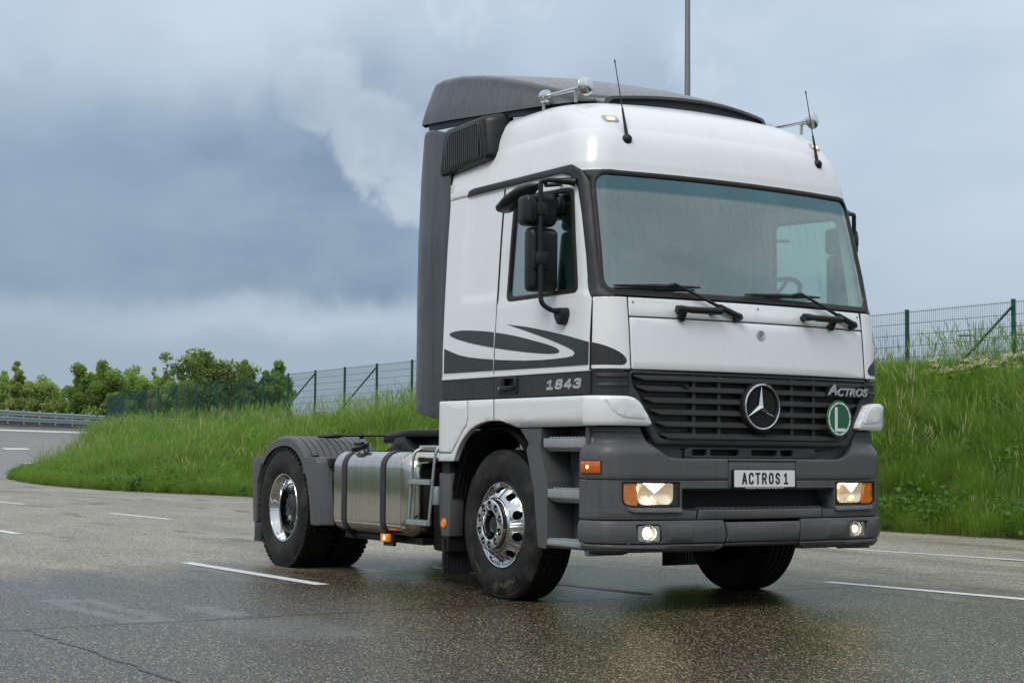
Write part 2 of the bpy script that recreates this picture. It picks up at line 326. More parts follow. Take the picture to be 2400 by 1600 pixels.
# ------------------------------------------------------------------ mesh helpers
def link(o, parent=None):
    COL.objects.link(o)
    if parent is not None: o.parent = parent
    return o
def tag(o, label=None, cat=None, group=None, kind=None):
    for k, v in (('label', label), ('category', cat), ('group', group), ('kind', kind)):
        if v: o[k] = v
    return o
def empty(name, loc, label, cat, group=None, rz=0):
    o = bpy.data.objects.new(name, None); o.location = loc; o.rotation_euler = (0, 0, rz); link(o); o.empty_display_size = .2
    return tag(o, label, cat, group)
def mesh_from(name, v, f, m, parent=None, smooth=35, attrs=None):
    me = bpy.data.meshes.new(name); me.from_pydata([tuple(q) for q in v], [], f); me.validate(); me.update()
    if m: me.materials.append(MATS[m] if isinstance(m, str) else m)
    if smooth:
        me.shade_smooth(); me.set_sharp_from_angle(angle=R(smooth))
    o = bpy.data.objects.new(name, me); return link(o, parent)
class MB:
    def __init__(s): s.v = []; s.f = []
    def add(s, v, f):
        n = len(s.v); s.v += [Vector(q) for q in v]; s.f += [tuple(i + n for i in q) for q in f]; return s
    def box(s, c, size, rot=None, taper=None):
        x, y, z = [q/2 for q in size]; c = Vector(c)
        v = [Vector((a*x, b*y, d*z)) for d in (-1, 1) for b in (-1, 1) for a in (-1, 1)]
        if taper: v = [Vector((q.x*(taper if q.z > 0 else 1), q.y*(taper if q.z > 0 else 1), q.z)) for q in v]
        if rot is not None: v = [rot @ q for q in v]
        return s.add([q + c for q in v], [(0, 2, 3, 1), (4, 5, 7, 6), (0, 1, 5, 4), (2, 6, 7, 3), (0, 4, 6, 2), (1, 3, 7, 5)])
    def hexa(s, pts): # 8 points, bottom 4 then top 4, both counter clockwise
        return s.add(pts, [(3, 2, 1, 0), (4, 5, 6, 7), (0, 1, 5, 4), (1, 2, 6, 5), (2, 3, 7, 6), (3, 0, 4, 7)])
    def tube(s, path, r, n=10, caps=True, closed=False):
        path = [Vector(q) for q in path]; m = len(path); rs = r if isinstance(r, (list, tuple)) else [r]*m
        rings = []; prev = None
        for i, q in enumerate(path):
            if closed: t = (path[(i+1) % m] - path[i-1]).normalized()
            else: t = (path[min(i+1, m-1)] - path[max(i-1, 0)]).normalized()
            if prev is None:
                a = Vector((0, 0, 1)) if abs(t.z) < .9 else Vector((1, 0, 0)); u = t.cross(a).normalized()
            else:
                u = (prev - t*prev.dot(t)).normalized()
            prev = u; b = t.cross(u)
            rings.append([q + (u*math.cos(k*2*math.pi/n) + b*math.sin(k*2*math.pi/n))*rs[i] for k in range(n)])
        v = [p for g in rings for p in g]; f = []
        for i in range(m if closed else m-1):
            j = (i+1) % m
            for k in range(n):
                k2 = (k+1) % n; f.append((i*n+k, i*n+k2, j*n+k2, j*n+k))
        if caps and not closed:
            f.append(tuple(range(n-1, -1, -1))); f.append(tuple((m-1)*n + k for k in range(n)))
        return s.add(v, f)
    def lathe(s, prof, c, axis, n=32, a0=0, a1=2*math.pi, caps=False):   # prof: (radius, offset along axis)
        c = Vector(c); ax = Vector(axis).normalized()
        a = Vector((0, 0, 1)) if abs(ax.z) < .9 else Vector((1, 0, 0)); u = ax.cross(a).normalized(); b = ax.cross(u)
        full = abs(a1 - a0 - 2*math.pi) < 1e-6; m = n if full else n+1; v = []
        for r, h in prof:
            for k in range(m):
                t = a0 + (a1 - a0)*k/n; v.append(c + ax*h + (u*math.cos(t) + b*math.sin(t))*r)
        f = []
        for i in range(len(prof)-1):
            for k in range(n):
                k2 = (k+1) % m; f.append((i*m+k, (i+1)*m+k, (i+1)*m+k2, i*m+k2))
        if caps: f.append(tuple(range(m))); f.append(tuple((len(prof)-1)*m + k for k in range(m-1, -1, -1)))
        return s.add(v, f)
    def loft(s, secs, closed=True, caps=True):
        n = len(secs[0]); v = [p for q in secs for p in q]; f = []
        for i in range(len(secs)-1):
            for k in range(n if closed else n-1):
                k2 = (k+1) % n; f.append((i*n+k, i*n+k2, (i+1)*n+k2, (i+1)*n+k))
        if caps and closed: f.append(tuple(range(n-1, -1, -1))); f.append(tuple((len(secs)-1)*n + k for k in range(n)))
        return s.add(v, f)
    def prism(s, poly, fn0, fn1):        # polygon in 2-D, mapped by two functions to its two end faces
        n = len(poly); v = [fn0(*q) for q in poly] + [fn1(*q) for q in poly]
        f = [tuple(range(n)), tuple(range(2*n-1, n-1, -1))] + [(k, n+k, n+(k+1) % n, (k+1) % n) for k in range(n)]
        return s.add(v, f)
    def build(s, name, m, parent=None, bevel=0, seg=2, smooth=35, fix=True):
        bm = bmesh.new(); vs = [bm.verts.new(q) for q in s.v]
        for q in s.f:
            try: bm.faces.new([vs[i] for i in q])
            except ValueError: pass
        if fix: bmesh.ops.recalc_face_normals(bm, faces=bm.faces)
        if bevel:
            es = [e for e in bm.edges if len(e.link_faces) == 2 and e.calc_face_angle(0) > R(28)]
            bmesh.ops.bevel(bm, geom=es, offset=bevel, segments=seg, profile=.5, affect='EDGES', clamp_overlap=True)
        me = bpy.data.meshes.new(name); bm.to_mesh(me); bm.free()
        if m: me.materials.append(MATS[m] if isinstance(m, str) else m)
        if smooth: me.shade_smooth(); me.set_sharp_from_angle(angle=R(smooth))
        return link(bpy.data.objects.new(name, me), parent)
def rrect(x0, x1, y0, y1, r, n=5):
    r = min(r, (x1-x0)/2*.999, (y1-y0)/2*.999); o = []
    for cx, cy, a in ((x1-r, y0+r, -90), (x1-r, y1-r, 0), (x0+r, y1-r, 90), (x0+r, y0+r, 180)):
        for k in range(n+1):
            t = R(a + 90*k/n); o.append((cx + r*math.cos(t), cy + r*math.sin(t)))
    return o
def roundpoly(pts, r, n=4):              # round the corners of a polygon; r may be a list
    o = []; m = len(pts)
    for i, p in enumerate(pts):
        ri = r[i] if isinstance(r, (list, tuple)) else r
        p = Vector(p); a = Vector(pts[i-1]) - p; b = Vector(pts[(i+1) % m]) - p
        if ri <= 0: o.append(tuple(p)); continue
        d = min(ri, a.length*.49, b.length*.49); s, e = p + a.normalized()*d, p + b.normalized()*d
        for k in range(n+1):
            t = k/n; o.append(tuple(s*(1-t)**2 + p*2*t*(1-t) + e*t*t))
    return o
def smoothpoly(pts, n=6, closed=True):   # Catmull-Rom through the points
    o = []; m = len(pts)
    for i in range(m if closed else m-1):
        if closed: p0, p1, p2, p3 = [Vector(pts[(i+k) % m]) for k in (-1, 0, 1, 2)]
        else: p0, p1, p2, p3 = [Vector(pts[min(max(i+k, 0), m-1)]) for k in (-1, 0, 1, 2)]
        for k in range(n):
            t = k/n
            o.append(tuple(.5*((2*p1) + (p2-p0)*t + (2*p0-5*p1+4*p2-p3)*t*t + (3*p1-p0-3*p2+p3)*t**3)))
    if not closed: o.append(tuple(pts[-1]))
    return o
def area2(p): return sum(p[i-1][0]*p[i][1] - p[i][0]*p[i-1][1] for i in range(len(p)))
def panel(name, outer, fn, m, parent, holes=(), thick=.02, step=.06, lip=0., lipw=.006, smooth=40, offf=None):
    """A plate cut from a polygon (u, v) and laid on the surface fn(u, v, offset); thick goes inwards, lip rounds its rim."""
    bm = bmesh.new(); loops = [outer] + list(holes)
    if area2(loops[0]) < 0: loops[0] = loops[0][::-1]
    es = []
    for lp in loops:
        vs = [bm.verts.new((q[0], q[1], 0)) for q in lp]
        es += [bm.edges.new((vs[k], vs[(k+1) % len(vs)])) for k in range(len(vs))]
    bmesh.ops.triangle_fill(bm, use_beauty=True, use_dissolve=False, edges=es, normal=(0, 0, 1))
    for q in bm.faces:
        if q.normal.z < 0: q.normal_flip()
    if lip:
        bmesh.ops.inset_region(bm, faces=bm.faces[:], thickness=lipw, use_boundary=True, use_even_offset=True)
    us = [q.co.x for q in bm.verts]; vs_ = [q.co.y for q in bm.verts]
    for ax, lo, hi in ((0, min(us), max(us)), (1, min(vs_), max(vs_))):
        k = max(1, int((hi - lo)/step))
        for i in range(1, k):
            c = lo + (hi - lo)*i/k + 1e-4
            co = (c, 0, 0) if ax == 0 else (0, c, 0); no = (1, 0, 0) if ax == 0 else (0, 1, 0)
            bmesh.ops.bisect_plane(bm, geom=bm.verts[:] + bm.edges[:] + bm.faces[:], plane_co=co, plane_no=no, dist=1e-5)
    bm.verts.index_update(); bnd = set(); be = []
    for e in bm.edges:
        if len(e.link_faces) == 1:
            bnd.update(q.index for q in e.verts); be.append(e)
    n = len(bm.verts); V = []
    for q in bm.verts:
        o = offf(q.co.x, q.co.y) if offf else 0.
        V.append(fn(q.co.x, q.co.y, o - (lip if q.index in bnd else 0.)))
    for q in bm.verts:
        o = offf(q.co.x, q.co.y) if offf else 0.
        V.append(fn(q.co.x, q.co.y, min(o, 0.) - thick - lip))
    F = [[q.index for q in f.verts] for f in bm.faces]; F += [[i + n for i in reversed(q)] for q in F]
    for e in be:
        f = e.link_faces[0]; l = [x for x in f.loops if x.edge == e][0]
        a, b = l.vert.index, l.link_loop_next.vert.index; F.append([b, a, a + n, b + n])
    bm.free()
    V = [Vector(q) for q in V]
    # keep the outside facing outwards whatever the handedness of the map
    f0 = F[0]; nn = (V[f0[1]] - V[f0[0]]).cross(V[f0[2]] - V[f0[0]])
    if nn.dot(V[f0[0]] - V[f0[0]+n]) < 0: F = [q[::-1] for q in F]
    return mesh_from(name, V, F, m, parent, smooth)
_fonts = {}
def text_obj(name, s, fn, size, m, parent, sx=1., shear=0., bold=0., depth=.002, space=1., align='CENTER', extra=None, steps=0):
    """Lettering as solid geometry: each glyph outline is filled and mapped by fn(u, v, height)."""
    cu = bpy.data.curves.new(name, 'FONT'); cu.body = s; cu.size = 1; cu.align_x = align; cu.align_y = 'CENTER'
    cu.offset = bold; cu.shear = shear; cu.space_character = space; cu.extrude = .5; cu.resolution_u = 3
    ob = bpy.data.objects.new(name + '_font', cu); COL.objects.link(ob)
    dg = bpy.context.evaluated_depsgraph_get(); me0 = ob.evaluated_get(dg).to_mesh()
    bm = bmesh.new(); bm.from_mesh(me0); ob.evaluated_get(dg).to_mesh_clear()
    bpy.data.objects.remove(ob); bpy.data.curves.remove(cu)
    bmesh.ops.remove_doubles(bm, verts=bm.verts, dist=1e-5)
    if steps:
        xs = [q.co.x for q in bm.verts]
        for i in range(1, steps):
            c = min(xs) + (max(xs) - min(xs))*i/steps
            bmesh.ops.bisect_plane(bm, geom=bm.verts[:] + bm.edges[:] + bm.faces[:], plane_co=(c, 0, 0), plane_no=(1, 0, 0))
    for q in bm.verts:
        x, y, z = q.co; q.co = Vector(fn(x*size*sx, y*size, depth if z > 0 else -.001))
    bmesh.ops.recalc_face_normals(bm, faces=bm.faces)
    me = bpy.data.meshes.new(name); bm.to_mesh(me); bm.free(); me.materials.append(MATS[m])
    return link(bpy.data.objects.new(name, me), parent)
GL = {'A': [[(0, 0), (.44, 1), (.56, 1), (1, 0)], [(.17, .30), (.83, .30)]], 'T': [[(0, 1), (1, 1)], [(.5, 1), (.5, 0)]],
 'C': [[(1, .80), (.88, .95), (.62, 1), (.38, 1), (.12, .93), (0, .76), (0, .24), (.12, .07), (.38, 0), (.62, 0), (.88, .05), (1, .20)]],
 'O': [[(.5, 1), (.2, .95), (.02, .78), (0, .5), (.02, .22), (.2, .05), (.5, 0), (.8, .05), (.98, .22), (1, .5), (.98, .78), (.8, .95), (.5, 1)]],
 'S': [[(.96, .80), (.84, .95), (.56, 1), (.22, .96), (.03, .80), (.10, .62), (.5, .51), (.88, .40), (.98, .22), (.82, .05), (.48, 0), (.16, .05), (.02, .20)]],
 'R': [[(0, 0), (0, 1), (.62, 1), (.93, .90), (.98, .73), (.92, .57), (.62, .48), (0, .48)], [(.52, .48), (1, 0)]],
 '1': [[(.12, .78), (.55, 1), (.55, 0)], [(.12, 0), (.98, 0)]], '4': [[(.72, 0), (.72, 1), (.62, 1), (0, .32), (0, .26), (1, .26)]],
 '8': [[(.5, .52), (.12, .58), (.04, .78), (.16, .97), (.5, 1), (.84, .97), (.96, .78), (.88, .58), (.5, .52)], [(.5, .52), (.08, .44), (0, .22), (.12, .04), (.5, 0), (.88, .04), (1, .22), (.92, .44), (.5, .52)]],
 '3': [[(.04, .86), (.16, .98), (.5, 1), (.84, .97), (.96, .78), (.86, .58), (.4, .52), (.88, .46), (1, .24), (.88, .04), (.5, 0), (.14, .03), (.0, .16)]]}
def stroke_text(name, ch, fn, h, wd, t, m, parent, shear=0., depth=.0015):
    """One character built of raised strokes of thickness t, h tall and wd wide, centred."""
    g = MB(); n = 0
    for pl_ in GL[ch]:
        P = [Vector(((q[0] - .5)*(wd - t), (q[1] - .5)*(h - t))) for q in pl_]
        for i in range(len(P) - 1):
            a, b = P[i], P[i+1]; d_ = (b - a).normalized(); nn = Vector((-d_.y, d_.x))*t/2; e = d_*t*.30
            if i == 0 or i == len(P) - 2: e = d_*t*.5
            c = [a - (e if i else d_*t*.5) - nn, b + (e if i < len(P) - 2 else d_*t*.5) - nn, b + (e if i < len(P) - 2 else d_*t*.5) + nn, a - (e if i else d_*t*.5) + nn]
            if i: c[0] = a - d_*t*.28 - nn; c[3] = a - d_*t*.28 + nn
            if i < len(P) - 2: c[1] = b + d_*t*.28 - nn; c[2] = b + d_*t*.28 + nn
            hh = depth + .00005*n; n += 1
            g.hexa([fn(q.x + shear*q.y, q.y, -.0005) for q in c] + [fn(q.x + shear*q.y, q.y, hh) for q in c])
    return g.build(name, m, parent, smooth=0)
def copy_tree(o, parent=None):
    c = o.copy(); COL.objects.link(c); c.parent = parent
    for ch in o.children: copy_tree(ch, c)
    return c
def interp(x, tab):
    if x <= tab[0][0]: return tab[0][1]
    for (a, b), (c, e) in zip(tab, tab[1:]):
        if x <= c: return b + (e - b)*(x - a)/(c - a)
    return tab[-1][1]
def sstep(a, b, x):
    t = min(max((x - a)/(b - a), 0), 1); return t*t*(3 - 2*t)

# ------------------------------------------------------------------ the setting
TOE = [(24, 11.6), (10, 10.4), (-4.4, 9.2), (-6.8, 9.1), (-14, 8.3), (-23.9, 7.07), (-27.5, 6.4), (-30.7, 5.95), (-35.9, 6.1), (-41.2, 6.85), (-46.5, 8.0), (-55, 10.9), (-63, 14.2), (-72, 18.8), (-82, 25), (-92, 32.5), (-102, 42), (-110, 53)]
TOEC = smoothpoly(TOE, 6, False)
def toe_y(x): return interp(-x, [(-q[0], q[1]) for q in TOEC])
def fence_y(x): return interp(-x, [(-24, 14.6), (-8, 14.0), (8.5, 14.05), (31.2, 14.95), (45, 15.85), (56, 16.4), (64, 17.5), (71, 19.1), (80, 22.5), (95, 31)])
def bank_h(x, y):                        # height of the grass embankment
    w_ = max(fence_y(x) - toe_y(x) - .9, 2.2); d_ = (y - toe_y(x))/w_
    return (1.66 + .52*sstep(-44, -14, x) + .13*noise.noise(Vector((x*.45, 3.3, 0))) + .14*math.exp(-((x + 13)/4)**2))*sstep(-.12, 1.1, d_) if d_ > 0 else 0.
# open country
g = MB(); S_ = 1400
g.add([(-S_, -S_, -.03), (S_, -S_, -.03), (S_, S_, -.03), (-S_, S_, -.03)], [(0, 1, 2, 3)])
tag(g.build('ground', 'field_soil', smooth=0), 'flat green country reaching to the horizon', 'ground', kind='structure')
# wet test-track asphalt
g = MB(); g.add([(-125, -12.5, 0), (70, -12.5, 0), (70, 40, 0), (-125, 40, 0)], [(0, 1, 2, 3)])
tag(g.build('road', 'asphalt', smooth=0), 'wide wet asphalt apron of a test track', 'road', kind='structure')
# banked curve beyond the embankment
def offs(d_):                            # toe line moved outwards by d_
    o = []
    for i, q in enumerate(TOEC):
        a = Vector(TOEC[max(i-1, 0)]); b = Vector(TOEC[min(i+1, len(TOEC)-1)]); t = (b - a).normalized(); n_ = Vector((t.y, -t.x))
        n_ = n_ if n_.y < 0 or n_.x < 0 else -n_
        o.append(Vector(q) + n_*d_)
    return o
def bank_z(d_, x): return interp(d_, [(0, 0), (1.2, .0), (3, .18), (5, .45), (7.5, .92), (10, 1.6), (12, 2.25), (13.2, 2.7)])*sstep(-46, -72, x)
rows = [offs(q) for q in (.2, 1.2, 2, 3, 4, 5, 6.2, 7.5, 8.8, 10, 11, 12, 13.2)]
ds = (.2, 1.2, 2, 3, 4, 5, 6.2, 7.5, 8.8, 10, 11, 12, 13.2)
i0 = next(i for i, q in enumerate(TOEC) if q[0] < -44)
g = MB(); g.loft([[(p.x, p.y, bank_z(dd, p.x) + .006) for p in rw[i0:]] for rw, dd in zip(rows, ds)], closed=False, caps=False)
tag(g.build('banked_track', 'bank_asphalt'), 'banked asphalt curve rising behind the embankment', 'road', kind='structure')
def strip(pts, wd, z, name, m, label, zf=None, group=None):
    g = MB(); L = []; R_ = []
    for i, q in enumerate(pts):
        a = Vector(pts[max(i-1, 0)]); b = Vector(pts[min(i+1, len(pts)-1)]); t = (b - a).normalized(); n_ = Vector((-t.y, t.x))*wd/2
        zz = z if zf is None else zf(q) + z
        p = Vector(q); L.append((p.x + n_.x, p.y + n_.y, zz)); R_.append((p.x - n_.x, p.y - n_.y, zz))
    g.add(L + R_, [(i, i+1, len(L)+i+1, len(L)+i) for i in range(len(L)-1)])
    return tag(g.build(name, m, smooth=0), label, 'marking', group, 'structure')
strip([(-4.43, -1.79), (-1.65, -1.74)], .125, .004, 'lane_dash', 'line_paint', 'white lane dash beside the rear wheel of the truck')
strip([(-13.6, -1.8), (-10.0, -1.8)], .125, .004, 'lane_dash', 'line_paint', 'white lane dash cut by the left edge of the picture')
strip([(-15.8, 1.24), (-13.3, 1.32)], .12, .004, 'lane_dash', 'line_paint', 'white lane dash left of the truck, before the grass bank')
strip([(-23.6, 1.02), (-20.3, 1.12)], .12, .004, 'lane_dash', 'line_paint', 'farther white lane dash at the left edge')
strip([(-.17, 2.05), (1.7, 2.27), (4.4, 2.5)], .125, .004, 'lane_line', 'line_paint', 'white lane line running out of the picture right of the truck')
strip([(-3.0, -.05), (-.9, -.03), (.15, .04)], .10, .004, 'lane_line', 'line_worn', 'faded white line under the truck')
edge = smoothpoly([(8, 6.6), (-1.4, 5.78), (-3.8, 5.5), (-10, 4.95), (-17.5, 4.37), (-21.4, 3.95), (-24.1, 3.75), (-26.5, 3.42), (-29.3, 3.4), (-34, 3.3), (-40, 3.9), (-46, 5.0)], 4, False)
strip(edge[:14], .10, .004, 'edge_line', 'line_paint', 'thin white edge line along the foot of the grass bank')
strip(edge[13:], .07, .004, 'edge_line', 'line_worn', 'worn far end of the edge line along the grass bank')
for d0, ia, ib, wd, nm, lb in ((11.6, i0+4, None, .3, 'bank_line', 'white line under the crash barrier of the banked curve'), (7.6, i0+25, i0+28, .30, 'bank_dash', 'upper white dash on the banked curve'), (3.4, i0+20, i0+23, .28, 'bank_dash', 'lower white dash on the banked curve')):
    g = MB(); rws = []
    for dd in (d0 - wd*.5, d0 + wd*.5): rws.append([(p.x, p.y, bank_z(dd, p.x) + .022) for p in offs(dd)][ia:ib])
    g.loft(rws, closed=False, caps=False); tag(g.build(nm, 'line_paint', smooth=0), lb, 'marking', None, 'structure')
def jitter_line(a, b, n, amp):
    a, b = Vector(a), Vector(b); t = (b - a); nn = Vector((-t.y, t.x)).normalized()
    return [tuple(a + t*i/n + nn*random.uniform(-amp, amp)) for i in range(n+1)]
strip(jitter_line((.25, 2.0), (.44, -4.6), 60, .012) + jitter_line((.46, -4.7), (.2, -9), 20, .02)[1:], .016, .003, 'joint_seal', 'joint_seal', 'dark sealed joint across the asphalt in front of the truck')
strip(jitter_line((.47, -4.58), (3.4, -4.56), 26, .02) , .017, .003, 'joint_seal', 'joint_seal', 'dark sealed joint running to the bottom edge')

# embankment soil
xs_ = [24 - 1.5*i for i in range(82)]
secs = []
for x in xs_:
    ty, fy = toe_y(x), fence_y(x); ys = [ty - .02 + (fy + 3 - ty)*k/14 for k in range(15)] + [fy + 7, fy + 12]
    secs.append([(x, y, max(bank_h(x, y), 0) + (.006 if k == 0 else .02) + (.05*noise.noise(Vector((x*.8, y*.8, 3))) if 2 < k < 15 else 0) - (0 if k < 15 else (k-14)*.55)) for k, y in enumerate(ys)])
g = MB(); g.loft(secs, closed=False, caps=False)
tag(g.build('embankment', 'bank_soil', smooth=80), 'long earth bank under tall grass behind the truck', 'bank', kind='structure')

# ================================================================== THE TRUCK (x forwards, y to its left, z up; front axle at x = 0)
truck = empty('truck', (0, 0, 0), 'white tractor unit with dark grey bumper and grey roof deflector on wet asphalt', 'truck')
XC = [(1.38, 1.445), (1.55, 1.445), (1.82, 1.424), (2.03, 1.400), (2.06, 1.372), (2.30, 1.325), (2.60, 1.250), (2.86, 1.185), (2.95, 1.165), (3.05, 1.143), (3.126, 1.118), (3.20, 1.078), (3.268, 1.025), (3.32, .965), (3.37, .88), (3.41, .78), (3.435, .64), (3.45, .45)]
YS = [(1.38, 1.235), (1.75, 1.235), (2.05, 1.225), (2.50, 1.205), (2.93, 1.178), (3.05, 1.155), (3.19, 1.125), (3.28, 1.105), (3.35, 1.08), (3.40, 1.045), (3.425, 1.01), (3.44, .95), (3.45, .85)]
RC = [(1.38, .20), (2.9, .20), (3.2, .24), (3.45, .32)]
KC = .085
def cabo(w_, z, off=0., xc=None, Y=None, r=None, k=KC):
    """Outline of the cab at height z: w_ runs from the front centre round the corner to the side."""
    xc = interp(z, XC) if xc is None else xc; Y = interp(z, YS) if Y is None else Y; r = interp(z, RC) if r is None else r
    s = 1 if w_ >= 0 else -1; a = abs(w_); Yr = Y - r; L = r*math.pi/2; xe = xc - k*Yr*Yr
    if a <= Yr:
        n = Vector((1, 2*k*a)).normalized(); x, y = xc - k*a*a, a
    elif a <= Yr + L:
        t0 = math.atan(2*k*Yr); ph = (a - Yr)/r; n = Vector((math.cos(ph), math.sin(ph)))
        x, y = xe - r + r*n.x, Yr + r*n.y
        if ph < .5: n = (n*(ph/.5) + Vector((1, 2*k*Yr)).normalized()*(1 - ph/.5)).normalized()
    else:
        n = Vector((0, 1)); x, y = xe - r - (a - Yr - L), Y
    return Vector((x + n.x*off, s*(y + n.y*off), z))
def side_y(x, z):
    xc, Y, r = interp(z, XC), interp(z, YS), interp(z, RC); xs = xc - KC*(Y - r)**2 - r
    if x <= xs: return Y
    d_ = min(x - xs, r*.999); return Y - (r - math.sqrt(r*r - d_*d_))
def sidef(s): return lambda x, z, o: (x, s*(side_y(x, z) + o), z)
def frontf(y, z, o): return cabo(y, z, o) if abs(y) < interp(z, YS) - interp(z, RC) else cabo_y(y, z, o)
def cabo_y(y, z, o):
    Y, r = interp(z, YS), interp(z, RC); a = min(abs(y), Y - .001); ph = math.asin(min((a - (Y - r))/r, 1)); w_ = (Y - r) + ph*r
    return cabo(math.copysign(w_, y), z, o)
SIDES = (-1, 1)

# ---- roof shell
zr = [2.888, 2.91, 2.935, 2.96, 3.0, 3.06, 3.12, 3.175, 3.185, 3.195, 3.23, 3.268, 3.30, 3.33, 3.36, 3.385, 3.41, 3.425, 3.437, 3.447]
ws = [-2.9 + 5.8*i/96 for i in range(97)]
def roof_row(z, front=False):
    row = []
    Y, r, xc = interp(z, YS), interp(z, RC), interp(z, XC); Yr = Y - r; L = r*math.pi/2; xe = xc - KC*Yr*Yr - r
    tot = Yr + L + (xe + .72)
    o = .005 if 2.93 < z <= 3.18 else 0.
    for i in range(97):
        q = -1 + 2*i/96; p_ = cabo(q*tot, z, o); p_.z += .034*sstep(3.15, 3.42, z)*max(0., 1 - (p_.y/1.0)**2); row.append(p_)
    return row
secs = [roof_row(z) for z in zr]
secs.append([Vector((p.x*.5, p.y*.5, 3.485)) for p in secs[-1]])
secs.append([Vector((p.x*.02, p.y*.02, 3.49)) for p in secs[-1]])
g = MB(); g.loft(secs, closed=False, caps=False)
# inner skin gives the shell thickness, rear wall closes it
inn = [[Vector((p.x - (.03 if p.x > .3 else 0), p.y*.975, p.z - .03)) for p in q] for q in secs]
g.loft(inn[::-1], closed=False, caps=False)
n_ = 97
g.f += [(k, len(secs)*n_ + (len(secs)-1)*n_ + k, len(secs)*n_ + (len(secs)-1)*n_ + k + 1, k + 1) for k in range(n_ - 1)]
roof = g.build('roof', 'white_paint', truck, smooth=50, fix=False)
# rain gutter seam round the front header, white header over the windscreen

